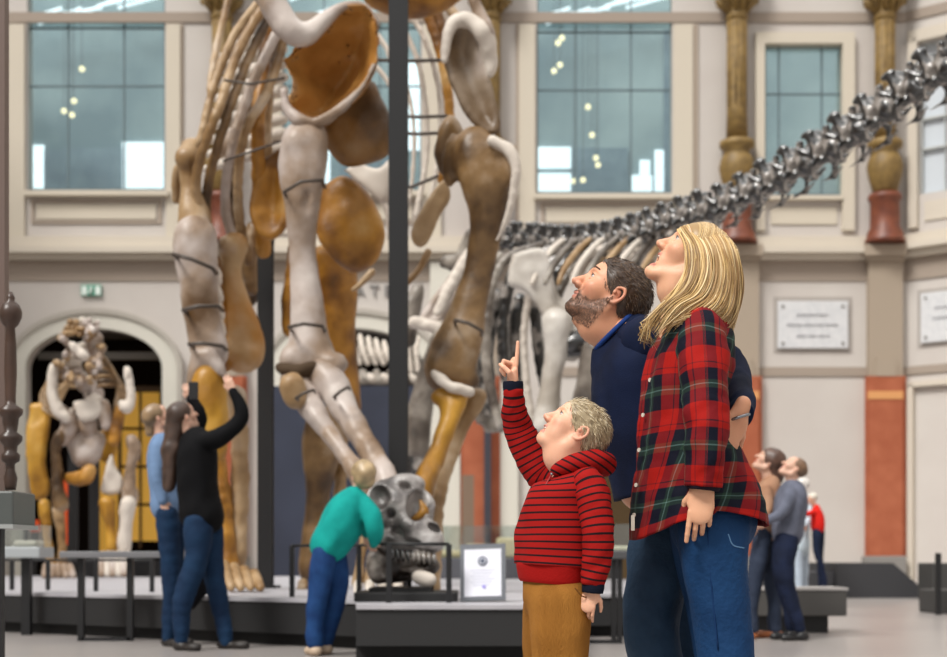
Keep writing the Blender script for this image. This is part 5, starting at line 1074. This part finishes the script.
sleeve('sleeve', [(*W(696, 322, -.10), .045), (*W(701, 333, -.145), .066), (*W(703, 358, -.185), .069), (*W(705, 395, -.215), .063), (*W(706, 420, -.235), .061), (*W(705, 445, -.24), .058), (*W(704, 468, -.238), .054), (*W(703, 486, -.235), .050)], tartan, sh, 3, .006)
sleeve('sleeve', [(*W(696, 326, .10), .045), (*W(700, 340, .15), .064), (*W(704, 400, .2), .06), (*W(690, 470, .22), .05)], tartan, sh, 5)
sleeve('cuff_or_shade', [(*W(704, 483, -.2365), .048), (*W(703.5, 486, -.2365), .047), (*W(703, 490, -.236), .044)], mat('sleeve_shade', '#1c1420', .85), sh, 3, .001, 3)  # dark ring paints the shade inside the sleeve opening
bm = bmesh.new(); tube(bm, [W(672, 312, -.07), W(682, 305, -.085), W(700, 304, -.085), W(716, 311, -.06), W(720, 316, 0)], [.012, .018, .019, .018, .014], 10, flat=(1, .45)); bm_obj('collar', bm, tartan, sh)
bm = bmesh.new()
for y in (345, 380, 415, 450, 485, 515): 
    x = {345: 664, 380: 650, 415: 643, 450: 639, 485: 636, 515: 634}[y]; bmesh.ops.create_cone(bm, cap_ends=True, segments=12, radius1=.006, radius2=.006, depth=.003, matrix=Matrix.Translation(W(x, y, -.062)) @ Matrix.Rotation(math.pi/2, 4, 'X') @ Matrix.Rotation(-.9, 4, 'Y'))
bm_obj('shirt_buttons', bm, mat('button', '#cfc6b8', .3), sh)
bm = bmesh.new(); p = W(632, 523, -.06); box(bm, p.x-.004, p.y-.014, p.z-.022, p.x+.006, p.y-.010, p.z+.022); bm_obj('hem_label', bm, mat('label_cream', '#d8d0c0', .7), sh)
# jeans
blue = denim('blue_denim', '#0f2f54', '#1a416c')
pr = [cone(W(712, 505), W(713, 520), .125, .128, .05, ((0, 1, 0), 1.05))]
for s, dx in ((-1, 0), (1, -6)):
    pr += chain([(*W(712+dx, 520, s*.085), .098), (*W(714+dx, 555, s*.09), .086), (*W(719+dx, 600, s*.09), .077), (*W(725+dx, 645, s*.09), .072), (*W(730+dx, 700, s*.09), .070), (*W(734+dx, 778, s*.09), .06)], .03)
me = field_mesh(pr, .008, 'jeans'); wrinkle(me, .005, 34, 3, (0, 0, 1)); wrinkle(me, .004, 55, 6, (1, 0, -.5)); wrinkle(me, .0045, 18, 8, (.6, .2, -1), True); jn = obj('jeans', me, blue, wo)
def seam(name, pts, m, parent, r=.0022):
    bm = bmesh.new(); tube(bm, [tuple(q) for q in catmull([tuple(p) for p in pts], 5)], r, 5); return bm_obj(name, bm, m, parent)
seam('side_seam', [W(708, 530, -.188), W(709, 560, -.181), W(713, 600, -.170), W(718, 650, -.164)], mat('seam_blue', '#11305a', .8), jn)
seam('pocket_seam', [W(728, 534, -.18), W(733, 545, -.175), W(744, 548, -.155)], mat('seam_thread', '#5d86ad', .7), jn)
def shoe(parent, ankle, heading, m, L_=.26, h=.09, name='shoe'):
    """heading: unit vector in plan"""
    a = Vector((ankle[0], ankle[1], 0)); f = Vector((heading[0], heading[1], 0)).normalized()
    pr = [ell(a+f*(-.01)+Vector((0, 0, h*.5)), (.045*L_/.26, .042*L_/.26, h*.55), .03), cone(a-f*.04*L_/.26+Vector((0, 0, .033)), a+f*(L_*.62)+Vector((0, 0, .028)), .036*L_/.26, .034*L_/.26, .03, ((0, 0, 1), .8)),
          ell(a+f*L_*.5+Vector((0, 0, .03)), (.05*L_/.26, .04*L_/.26, .028*L_/.26), .03)]
    me = field_mesh(pr, .009, name); v = verts_of(me); v[:, 2] = np.maximum(v[:, 2], .002); set_verts(me, v); return obj(name, me, m, parent)
for s in (-1, 1): shoe(wo, (W(733, 790, s*.09).x, dW+s*.09), (-1, 0), mat('shoe_brown', '#4d3a2c', .5))

# ---------- man ----------
dM = 4.42; sM = F/dM; Mn = lambda px, py, dy=0: P(px, py, dM+dy)
ma = base_body('person', 'bearded man in navy sweater looking up, arm around the plaid shirt woman', Mn(670, 779).x, dM)
LM = Loc(head_frame(Mn(609, 298), 38, 7), 1.02)
pr = head_prims(LM)
pr += [cone(LM.p((-.03, 0, -.03)), LM.p((-.02, 0, -.09)), .058, .058, .02), cone(LM.p((-.02, 0, -.08)), Mn(626, 350), .057, .062, .03), ell(LM.p((.035, 0, -.118)), (.014, .014, .014), .02)]
me1 = field_mesh(pr, .003, 'head'); relax(me1, 1, .3)
pr = [cone(Mn(632, 345), Mn(650, 480), .10, .11, .05), cone(Mn(640, 345, -.1), Mn(690, 360, -.1), .05, .045, .03), cone(Mn(690, 360, -.1), Mn(722, 368, -.1), .04, .03, .03)]
for s in (-1, 1): pr += [cone(Mn(672, 515, s*.08), Mn(657 if s < 0 else 692, 628, s*.1), .06, .045, .04), cone(Mn(657 if s < 0 else 692, 628, s*.1), Mn(675 if s < 0 else 700, 765, s*.1), .042, .03, .03)]
me2 = field_mesh(pr, .012, 'trunk')
hwm = P(739, 414, 3.975); me3 = field_mesh(hand_prims(hwm, (-.42, -.02, -1), (-.45, 1, 0), 1, 1.0, ((.15, .3, .2), (.2, .35, .25), (.25, .4, .3), (.3, .45, .3)), (.4, .2), .05), .0028, 'hand'); relax(me3, 1, .3)
me = join_meshes('body', [me1, me2, me3]); paint_head(me, LM, (.70, .34, .20), (.50, .18, .13), .45, beard=.78, beardc=(.07, .035, .022)); mb = obj('body', me, skin, ma)
add_face_bits(LM, mb, browc='#4a3222', browr=.0036)
brown = hair_mat('brown_hair', '#4a3426'); BR = [(.075, .042, .025), (.12, .07, .04), (.05, .028, .018), (.17, .105, .06)]
shell(LM, 'hair', brown, mb, BR, grow=1.07, front=.052, low=-.055, strands=2200, length=.020, srad=.0009, seed=3, lift=.22, messy=.18)
def RM(px, py, a, b, ti=0, dy=0, yw=0): v = Mn(px, py, dy); return (v.x, v.y, v.z, a/sM, b, ti, yw)
rings = [RM(614, 332, 25, .080, -44), RM(617, 336, 30, .10, -42), RM(626, 345, 39, .16, -36), RM(636, 360, 45, .205, -24), RM(641, 382, 48, .21, -12), RM(645, 405, 51, .20, 0), RM(648, 435, 50, .19, -6), RM(655, 462, 48, .18, -12), RM(662, 490, 48, .175, -14)]
me = loft('sweater', rings, 80, 8, cap0=False); wrinkle(me, .016, 24, 5, (.5, 0, -1)); wrinkle(me, .007, 50, 7, (.8, 0, -.5)); wrinkle(me, .006, 22, 11, (.6, .2, -1), True); sw = obj('sweater', me, navy, ma, True); mo = sw.modifiers.new('cloth_thickness', 'SOLIDIFY'); mo.thickness = .004; mo.offset = -1
sleeve('sleeve', [(*Mn(632, 338, -.06), .05), (*Mn(648, 342, -.14), .076), (*Mn(680, 352, -.14), .074), (*Mn(708, 362, -.06), .062), (*P(727, 364, 4.36), .056), (*P(735, 385, 4.24), .050), (*P(740, 404, 4.08), .043), (*P(741, 415, 3.99), .037)], navy, sw, 4, .006, 8, 45)
sleeve('sleeve', [(*Mn(630, 345, .12), .05), (*Mn(625, 365, .19), .068), (*Mn(618, 400, .22), .06), (*Mn(612, 430, .2), .055), (*Mn(620, 465, .1), .045)], navy, sw, 6)
bm = bmesh.new(); ptsc = []
for k in range(21):
    an = 2*math.pi*k/20; c_ = Mn(614, 332); R_ = Matrix.Rotation(math.radians(-44), 3, 'Y'); ptsc.append(c_+R_ @ Vector((.080*math.cos(an), .080*math.sin(an), 0)))
tube(bm, ptsc, .008, 8); bm_obj('neckband', bm, mat('navy_bright', '#1c3a78', .8, bump=.1, bscale=220), sw)
bm = bmesh.new(); wc = P(739, 417.5, 3.972); tube(bm, [wc+Vector((.0285*math.cos(a_*math.pi/10), .024*math.sin(a_*math.pi/10), .009*math.cos(a_*math.pi/10))) for a_ in range(21)], .0045, 8); bm_obj('wristwatch', bm, mat('watch_steel', '#8d9095', .25, metal=.8), ma)
dk = denim('dark_denim', '#1a2c42', '#39526c')
pr = [cone(Mn(668, 490), Mn(672, 510), .12, .125, .05)]
pr += chain([(*Mn(672, 510, -.085), .10), (*Mn(662, 550, -.09), .092), (*Mn(654, 595, -.1), .082), (*Mn(651, 630, -.1), .078), (*Mn(660, 680, -.09), .070), (*Mn(675, 765, -.09), .06)], .03)
pr += chain([(*Mn(680, 510, .085), .10), (*Mn(688, 560, .09), .085), (*Mn(693, 620, .1), .072), (*Mn(697, 680, .1), .066), (*Mn(705, 765, .1), .06)], .03)
me = field_mesh(pr, .008, 'jeans'); wrinkle(me, .006, 34, 13, (0, 0, 1)); wrinkle(me, .006, 50, 16, (1, 0, -.4)); wrinkle(me, .006, 18, 8, (1, .2, -.6), True); obj('jeans', me, dk, ma)
for s, x in ((-1, 672), (1, 703)): shoe(ma, (Mn(x, 779, s*.09).x, dM+s*.09), (-1, 0), mat('shoe_dark', '#26211e', .5), .29)

def beard_strands(me, L, parent, off, cols, m, n=3000):
    Mi = L.M.inverted(); N3 = Mi.to_3x3(); r = random.Random(8); st = []; vs = me.vertices; c = 0; t = 0
    while c < n and t < 400000:
        t += 1; v = vs[r.randrange(len(vs))]; q = (Mi @ (v.co+off))/L.s; x, y, z = q
        if x < -.004 or z < -.125 or x > .2: continue
        zt = -.052+.046*min(1, max(0, (.045-x)/.05)); mous = x > .075 and -.051 < z < -.043 and abs(y) < .026
        lip = x > .078 and -.0735 < z < -.050 and abs(y) < .022
        if lip or not (z < zt or mous): continue
        nn = (N3 @ v.normal).normalized(); fl = Vector((-.3, 0, -1)); fl = (fl-nn*fl.dot(nn)).normalized()+nn*.35+Vector((r.uniform(-.3, .3), r.uniform(-.3, .3), 0)); ln = r.uniform(.003, .006)
        st.append(([L.p(q-nn*.001), L.p(q+fl*ln*.5), L.p(q+fl*ln)], .0007*L.s)); c += 1
    hair_strands('beard', st, m, parent, 4, cols, 3)
beard_strands(mb.data, LM, mb, Vector(ma.location), [(.12, .065, .04), (.17, .095, .055), (.08, .045, .03)], brown)

# ---------- boy in the red hoodie ----------
dB = 4.0; sB = F/dB; B = lambda px, py, dy=0: P(px, py, dB+dy)
bo = base_body('person', 'small blond boy in red striped hoodie pointing one finger upward', B(560, 800).x, dB)
LB = Loc(head_frame(B(573, 433), 43, 12), .80)
pr = head_prims(LB, child=True, mouth=.009)
pr += [cone(LB.p((-.03, 0, -.03)), LB.p((-.025, 0, -.09)), .05, .05, .02), cone(LB.p((-.02, 0, -.08)), B(577, 482), .042, .05, .03), LB.e((.045, .03, -.05), (.03, .03, .03), .02), LB.e((.045, -.03, -.05), (.03, .03, .03), .02)]
me1 = field_mesh(pr, .003, 'head'); relax(me1, 1, .3)
pr = [cone(B(573, 485), B(560, 560), .07, .08, .04), cone(B(592, 490, -.08), B(598, 535, -.12), .032, .028, .02), cone(B(598, 535, -.12), B(590, 588, -.12), .028, .02, .02), cone(B(545, 480, .09), B(522, 436, .095), .026, .022, .02), cone(B(522, 436, .095), B(513, 388, .04), .022, .016, .02)]
for s in (-1, 1): pr += [cone(B(560, 590, s*.05), B(560, 680, s*.055), .045, .035, .03), cone(B(560, 680, s*.055), B(560, 780, s*.055), .033, .026, .02)]
me2 = field_mesh(pr, .01, 'trunk')
w1 = B(513, 386, .035); me3 = field_mesh(hand_prims(w1, (.03, 0, 1), (-1, -.35, 0), 1, .72, ((-.05, .02, .02), (1.35, 1.5, .9), (1.4, 1.5, .9), (1.4, 1.5, .9)), (.9, .9), .02), .002, 'hand'); relax(me3, 1, .3)
w2 = B(592, 588, -.125); me4 = field_mesh(hand_prims(w2, (-.25, 0, -1), (.3, 1, 0), 1, .60, ((.3, .5, .3), (.5, .7, .4), (.6, .7, .4), (.6, .8, .4)), (.5, .3), .02), .002, 'hand'); relax(me4, 1, .3)
me = join_meshes('body', [me1, me2, me3, me4]); paint_head(me, LB, (.80, .44, .29), (.55, .20, .17), .45, mo_=.009); bb_ = obj('body', me, skin, bo)
add_face_bits(LB, bb_, browc='#b0906a', browr=.0022)
bm = bmesh.new(); tube(bm, [LB.p(q) for q in ((.078, -.016, -.0575), (.0865, -.008, -.0575), (.088, 0, -.0575), (.0865, .008, -.0575), (.078, .016, -.0575))], .0025, 6); bm_obj('teeth', bm, teeth, bb_)
fairh = hair_mat('fair_hair', '#a89a7c'); FH = [(.55, .43, .26), (.66, .55, .36), (.36, .27, .16), (.78, .68, .50), (.24, .17, .10)]
shell(LB, 'hair', fairh, bb_, FH, grow=1.08, front=.040, low=-.05, strands=2600, length=.024, srad=.0011, seed=6, lift=.12, messy=.22)
def RB_(px, py, a, b, ti=0, dy=0, yw=0): v = B(px, py, dy); return (v.x, v.y, v.z, a/sB, b, ti, yw)
rings = [RB_(573, 467, 16, .05, -20), RB_(573, 470, 21, .07, -16), RB_(569, 477, 30, .105, -8), RB_(564, 488, 35, .125, -2), RB_(561, 505, 38.5, .13, 0), RB_(559, 530, 40.5, .13, 0), RB_(558, 555, 41.5, .13, 3), RB_(557, 566, 40, .13, 4)]
me = loft('hoodie', rings, 80, 8, cap0=False); wrinkle(me, .008, 34, 2, (.2, 0, -1)); wrinkle(me, .005, 70, 5, (1, 0, 0)); wrinkle(me, .004, 30, 9, (.5, 0, -1), True); hd = obj('hoodie', me, stripes, bo, True); mo = hd.modifiers.new('cloth_thickness', 'SOLIDIFY'); mo.thickness = .004; mo.offset = -1
me = loft('hem_band', [RB_(557, 565, 40.5, .132, 4), RB_(556, 569, 40, .13, 5), RB_(556, 580, 38, .125, 5), RB_(556, 584, 36, .12, 5)], 80, 4, cap0=False); obj('hem_band', me, rib_red, hd, True)
sleeve('sleeve', [(*B(578, 474, -.06), .03), (*B(588, 484, -.095), .046), (*B(594, 505, -.115), .048), (*B(598, 530, -.13), .044), (*B(598, 555, -.13), .041), (*B(595, 573, -.128), .036), (*B(593, 584, -.126), .031)], stripes, hd, 3, .0045, 8, 60)
sleeve('sleeve', [(*B(556, 482, .08), .04), (*B(542, 473, .1), .050), (*B(529, 452, .1), .047), (*B(519, 430, .09), .043), (*B(514, 410, .06), .036), (*B(513, 396, .04), .030), (*B(513, 389, .038), .028)], stripes, hd, 7, .0045, 8, 60)
sleeve('cuff_or_shade', [(*B(513, 390.5, .038), .0285), (*B(513, 386, .036), .0292), (*B(513, 381.5, .035), .0285)], navy_cuff, hd, 1, .0008, 3)
sleeve('cuff_or_shade', [(*B(593, 582, -.126), .0305), (*B(593, 587, -.126), .031), (*B(592.5, 592.5, -.125), .029)], navy_cuff, hd, 1, .0008, 3)
pr = chain([(*B(556, 470, -.075), .016), (*B(572, 464, -.085), .024), (*B(592, 461, -.06), .03), (*B(604, 464, 0), .034), (*B(594, 466, .06), .03), (*B(572, 468, .09), .024), (*B(556, 472, .08), .016)], .02)
me = field_mesh(pr, .006, 'hood'); wrinkle(me, .004, 60, 3); v = verts_of(me); vec_attr(me, np.stack([v[:, 0], v[:, 0]*.5+v[:, 2]*.9, v[:, 2]], 1)); obj('hood', me, stripes, hd)
seam('zipper', [B(553, 472, -.07), B(544, 490, -.098), B(537, 520, -.095), B(534, 555, -.09), B(534, 580, -.088)], mat('zip_red', '#8b0f10', .5), hd, .003)
bm = bmesh.new(); bmesh.ops.create_uvsphere(bm, u_segments=8, v_segments=6, radius=.005, matrix=Matrix.Translation(B(552, 474, -.078))); bm_obj('zip_pull', bm, mat('watch_steel', '#8d9095', .25, metal=.8), hd)
cord = mat('corduroy', '#8a5a22', .85, '#a06c2e', 6, bump=.5, bscale=160, stretch=(3, 3, .3))
pr = [cone(B(558, 578), B(558, 596), .098, .10, .04, ((0, 1, 0), 1.1))]
for s, x in ((-1, 561), (1, 549)): pr += chain([(*B(x+1, 600, s*.055), .080 if s < 0 else .07), (*B(x, 640, s*.06), .073), (*B(x, 690, s*.06), .062), (*B(x, 785, s*.06), .052)], .025)
me = field_mesh(pr, .007, 'trousers'); wrinkle(me, .004, 45, 5, (0, 0, 1)); wrinkle(me, .0035, 70, 9, (1, 0, .3)); wrinkle(me, .004, 28, 8, (.3, .1, -1), True); tr_ = obj('trousers', me, cord, bo)
seam('pocket_seam', [B(575, 588, -.145), B(582, 596, -.14), B(592, 598, -.115)], mat('seam_tan', '#6a421a', .8), tr_, .002)
for s, x in ((-1, 561), (1, 549)): shoe(bo, (B(x, 800, s*.06).x, dB+s*.06), (-1, 0), mat('shoe_dark', '#26211e', .5), .2, .07)

# ---------- people further back ----------
def backperson(label, d, head, headsc, pitch, yaw, facing, torso, arms, legs, feet, top, pants, hair, skinc=(.66, .40, .29), hairfn=None, shoem=None, depthy=.17, topvox=.016, hands=None, hem=None):
    """torso: [(px,py,r)], arms: [[(px,py,dd,r)..]..], legs the same, feet: [(px,dd,hx,hy)]"""
    Z = lambda px, py, dd=0: P(px, py, d+dd); s_ = F/d
    t = base_body('person', label, Z(feet[0][0], 600).x, d)
    L = Loc(head_frame(Z(*head), pitch, yaw, facing), headsc); pr = head_prims(L, fine=False)
    pr += [cone(L.p((-.02, 0, -.05)), Z(torso[0][0], torso[0][1]+4), .05*headsc, .055*headsc, .03)]
    bodyp = []
    for a in arms:
        q = a[-1]; p2 = a[-2]; w_ = Z(q[0], q[1], q[2]); dr = (w_-Z(p2[0], p2[1], p2[2])).normalized()
        pr += hand_prims(w_, dr, (0, 1, .2), 1, .9*headsc, ((.3, .4, .3),)*4)
    me1 = field_mesh(pr, .006, 'body')
    pr = [cone(Z(x, y), Z(x2, y2), r*.8/s_, r2*.8/s_, .03) for (x, y, r), (x2, y2, r2) in zip(torso, torso[1:])]
    for a in legs: pr += [cone(Z(*p[:3]), Z(*q[:3]), p[3]*.6/s_, q[3]*.6/s_, .03) for p, q in zip(a, a[1:])]
    me2 = field_mesh(pr, .015, 'trunk'); me = join_meshes('body', [me1, me2]); paint_head(me, L, skinc, cheek=.2); b_ = obj('body', me, skin, t)
    pr = chain([(*Z(x, y), r/s_) for x, y, r in torso], .04, ((0, 1, 0), depthy)) if depthy != .17 else chain([(*Z(x, y), r/s_) for x, y, r in torso], .04, ((0, 1, 0), 1.25))
    for a in arms: pr += chain([(*Z(*p[:3]), p[3]/s_) for p in a], .02)
    me = field_mesh(pr, topvox, 'top'); wrinkle(me, .010, 30, 3); wrinkle(me, .008, 16, 4, (.3, 0, -1), True); obj('top', me, top, t)
    pr = []
    for a in legs: pr += chain([(*Z(*p[:3]), p[3]*.86/s_) for p in a], .03)
    me = field_mesh(pr, topvox, 'trousers'); wrinkle(me, .006, 32, 4); wrinkle(me, .006, 18, 8, (.5, 0, -1), True); obj('trousers', me, pants, t)
    for x, dd, hx, hy in feet: shoe(t, (Z(x, 600, dd).x, d+dd), (hx, hy), shoem or mat('shoe_dark', '#26211e', .5), .26*min(1, headsc+.05))
    return t, L, b_, Z
def hairvol(L, prims, cols, m, b_, seed=1):
    me = field_mesh(prims, .009, 'hair'); wrinkle(me, .006, 60, seed); paint(me, np.clip(np.tile(np.array(cols[0]), (len(me.vertices), 1))*(1+.5*wav(verts_of(me), 70, seed))[:, None], .01, 1)); return obj('hair', me, m, b_)
dkh = hair_mat('dark_hair', '#2d1f18'); DH = [(.055, .03, .02)]
blk = mat('black_top', '#0a0a0d', .85); jean2 = denim('blue_denim_mid', '#10233d', '#1c3755'); dkj = denim('near_black_denim', '#161b26', '#252d3b')
# photographing woman, left
t, L, b_, Z = backperson('long haired woman in black top and jeans raising a phone with both arms', 10.7, (184, 417), .95, 25, 35, 0,
    [(196, 440, 13), (197, 455, 18), (197, 480, 18), (200, 505, 18), (203, 518, 19)],
    [[(205, 442, -.1, 9), (222, 436, -.15, 8), (241, 418, -.15, 7), (239, 404, -.15, 5.5), (233, 391, -.15, 4.5)], [(186, 446, .1, 9), (196, 430, .2, 7), (200, 415, .2, 6), (192, 399, .2, 5)]],
    [[(198, 522, -.09, 17), (196, 560, -.1, 13), (183, 600, -.1, 11), (181, 640, -.1, 8)], [(208, 522, .09, 17), (212, 560, .1, 13), (219, 600, .1, 10.5), (226, 642, .1, 8)]],
    [(181, -.1, .6, -.4), (226, .1, 1, -.3)], blk, jean2, DH)
hairvol(L, [L.e((-.02, 0, .045), (.105, .086, .088), .02), cone(Z(176, 415, 0), Z(172, 450, 0), .075, .075, .04), cone(Z(172, 450), Z(169, 486), .075, .05, .04), L.e((.10, 0, -.04), (.07, .12, .09), .02, op='s')], DH, dkh, b_)
ph = W(0, 0); p_ = P(191, 392, 10.7); bm = bmesh.new(); box(bm, p_.x-.03, 10.75, p_.z-.05, p_.x+.045, 10.765, p_.z+.085, 0, .004); tag(bm_obj('phone', bm, blackm), 'black phone held up in both hands by the woman in black', 'phone')
# companion behind her
t, L, b_, Z = backperson('fair haired person in light blue shirt half hidden behind the photographing woman', 11.2, (158, 418), .95, 30, 20, 0,
    [(163, 444, 11), (163, 460, 14), (165, 490, 13), (168, 510, 14)], [[(158, 448, -.1, 7), (157, 475, -.15, 6), (163, 500, -.15, 5)]],
    [[(167, 515, -.08, 13), (170, 560, -.09, 11), (171, 600, -.09, 9), (168, 638, -.09, 7)], [(172, 515, .08, 13), (174, 560, .09, 11), (176, 640, .09, 7)]], [(168, -.09, .5, -.6), (176, .09, .6, -.5)],
    mat('sky_shirt', '#6e88ab', .8), jean2, [(.30, .2, .11)])
hairvol(L, [L.e((-.02, 0, .045), (.105, .09, .09), .02), cone(Z(152, 418), Z(150, 432), .06, .04, .04), L.e((.11, 0, -.04), (.07, .12, .09), .02, op='s')], [(.26, .17, .09)], dkh, b_)
# someone dark behind the photographing woman's legs
bm = None; pr = chain([(*P(212, 508, 11.5), .05), (*P(207, 530, 11.5), .12), (*P(203, 565, 11.5), .14), (*P(196, 590, 11.5), .08), (*P(192, 606, 11.5), .03)], .03); me = field_mesh(pr, .02, 'coat'); wrinkle(me, .02, 15, 3)
tag(obj('draped_coat', me, mat('coat_black', '#1b1b1f', .8)), 'black coat hanging behind the legs of the photographing woman', 'coat')
# boy in teal
t, L, b_, Z = backperson('boy in bright teal sweater and jeans leaning over the platform edge', 10.1, (363, 477), .98, 15, -70, 180,
    [(357, 497, 9), (349, 508, 17), (342, 524, 18.5), (332, 540, 17), (328, 546, 16)],
    [[(362, 502, -.05, 9), (372, 518, -.12, 8.5), (375, 532, -.1, 7), (373, 544, .05, 5)], [(352, 500, .12, 9), (362, 515, .25, 8), (366, 532, .3, 6)]],
    [[(324, 553, -.07, 14), (319, 590, -.08, 12), (316, 615, -.08, 10.5), (315, 642, -.08, 9.5)], [(334, 553, .07, 14), (337, 590, .06, 12), (330, 620, .06, 10), (325, 642, .06, 9)]],
    [(315, -.08, -.3, .9), (326, .06, -.1, 1)], mat('teal_sweater', '#0e8a84', .85, '#159a92', 9), mat('jean_royal', '#173360', .8, '#204374', 9), [(.5, .4, .24)], shoem=mat('shoe_beige', '#b9a38c', .6))
hairvol(L, [L.e((-.018, 0, .036), (.112, .092, .10), .02), L.e((-.05, 0, -.02), (.06, .07, .06), .03), L.e((.13, 0, -.06), (.06, .12, .09), .02, op='s')], [(.36, .26, .14)], hair_mat('fair_hair2', '#b79c68'), b_, 4)
# couple on the right
t, L, b_, Z = backperson('brown haired person in tan top and dark jeans looking up beside a bench', 12.2, (768, 462), 1.0, 38, 0, 180,
    [(771, 482, 8), (769, 496, 12), (767, 515, 12), (765, 530, 12)], [[(765, 490, -.12, 6), (768, 510, -.2, 5), (757, 524, -.22, 4)], [(762, 490, .12, 6), (760, 512, .2, 5), (752, 524, .2, 4)]],
    [[(763, 534, -.08, 11), (757, 570, -.09, 9.5), (752, 600, -.09, 7.5), (752, 628, -.09, 8)], [(770, 534, .08, 11), (770, 570, .09, 9.5), (774, 600, .09, 7.5), (775, 628, .09, 8)]],
    [(750, -.09, -1, -.2), (774, .09, -1, -.1)], mat('tan_top', '#b08a70', .8, '#9d755c', 9), denim('slate_jeans', '#2b3344', '#3a4356'), [(.1, .05, .03)], shoem=mat('shoe_tan', '#a5623a', .5))
hairvol(L, [L.e((-.022, 0, .04), (.118, .10, .10), .02), cone(Z(775, 461), Z(777, 478), .09, .06, .04), L.e((.115, 0, -.045), (.065, .12, .09), .02, op='s')], [(.09, .045, .03)], dkh, b_, 5)
t, L, b_, Z = backperson('short haired person in grey shirt and navy trousers looking up beside a bench', 11.95, (793, 469), .92, 42, 6, 180,
    [(793, 487, 8), (791, 500, 14), (788, 518, 14), (787, 535, 14)], [[(790, 494, -.13, 7), (782, 512, -.2, 5.5), (768, 520, -.2, 4.5)], [(790, 494, .13, 7), (780, 515, .2, 5.5), (765, 524, .2, 4)]],
    [[(787, 540, -.07, 13.5), (784, 570, -.09, 11), (791, 600, -.09, 8), (800, 628, -.09, 6)], [(784, 540, .07, 13), (782, 575, .09, 10), (788, 605, .09, 7), (791, 628, .09, 6)]],
    [(801, -.09, -1, -.25), (790, .09, -1, -.3)], mat('grey_shirt', '#6c7080', .8, '#5a5e6c', 9), mat('navy_trousers', '#161d30', .8, '#1e2740', 9), [(.1, .05, .03)], shoem=mat('boot_black', '#1a1a1c', .4))
hairvol(L, [L.e((-.022, 0, .04), (.106, .086, .09), .02), L.e((.118, 0, -.045), (.068, .12, .09), .02, op='s'), L.e((-.0, 0, -.12), (.12, .12, .085), .02, op='s')], [(.16, .09, .05)], dkh, b_, 6)
# children far behind them
t, L, b_, Z = backperson('distant child in red top and navy trousers behind the couple', 23.5, (812, 499), .8, 0, 30, 180, [(816, 508, 4), (817, 516, 6), (818, 528, 6.5)], [[(814, 512, -.1, 3), (806, 514, -.2, 2.5), (799, 512, -.2, 2)]],
    [[(817, 532, -.06, 5.5), (817, 552, -.07, 4), (823, 572, -.07, 3), (826, 590, -.07, 2.5)], [(820, 532, .06, 5.5), (820, 555, .07, 4), (821, 590, .07, 3)]], [(826, -.07, -1, 0), (821, .07, -1, 0)], mat('red_top', '#d3241c', .8), mat('navy_trousers', '#161d30', .8), [(.5, .4, .25)], topvox=.025)
hairvol(L, [L.e((-.02, 0, .04), (.11, .09, .095), .02), L.e((.12, 0, -.04), (.06, .12, .09), .02, op='s')], [(.75, .7, .6)], hair_mat('fair_hair2', '#b79c68'), b_, 6)
t, L, b_, Z = backperson('distant adult in long pale clothes beside the child in red', 24.0, (802, 486), 1.0, 0, 0, 180, [(802, 496, 5), (802, 506, 9), (801, 530, 8), (800, 548, 9)], [[(806, 504, -.1, 4), (810, 515, -.2, 3.5), (806, 524, -.25, 3)]],
    [[(798, 548, -.08, 6), (799, 570, -.08, 5), (799, 592, -.08, 4)], [(804, 548, .08, 6), (804, 570, .08, 5), (804, 592, .08, 4)]], [(799, -.08, -1, 0), (804, .08, -1, 0)], mat('pale_coat', '#c9d8e2', .8), mat('pale_coat2', '#b9c6d4', .8), [(.5, .4, .3)], topvox=.025)
hairvol(L, [L.e((-.02, 0, .04), (.115, .1, .1), .02), L.e((.12, 0, -.04), (.06, .12, .09), .02, op='s')], [(.75, .72, .68)], hair_mat('fair_hair2', '#b79c68'), b_, 7)
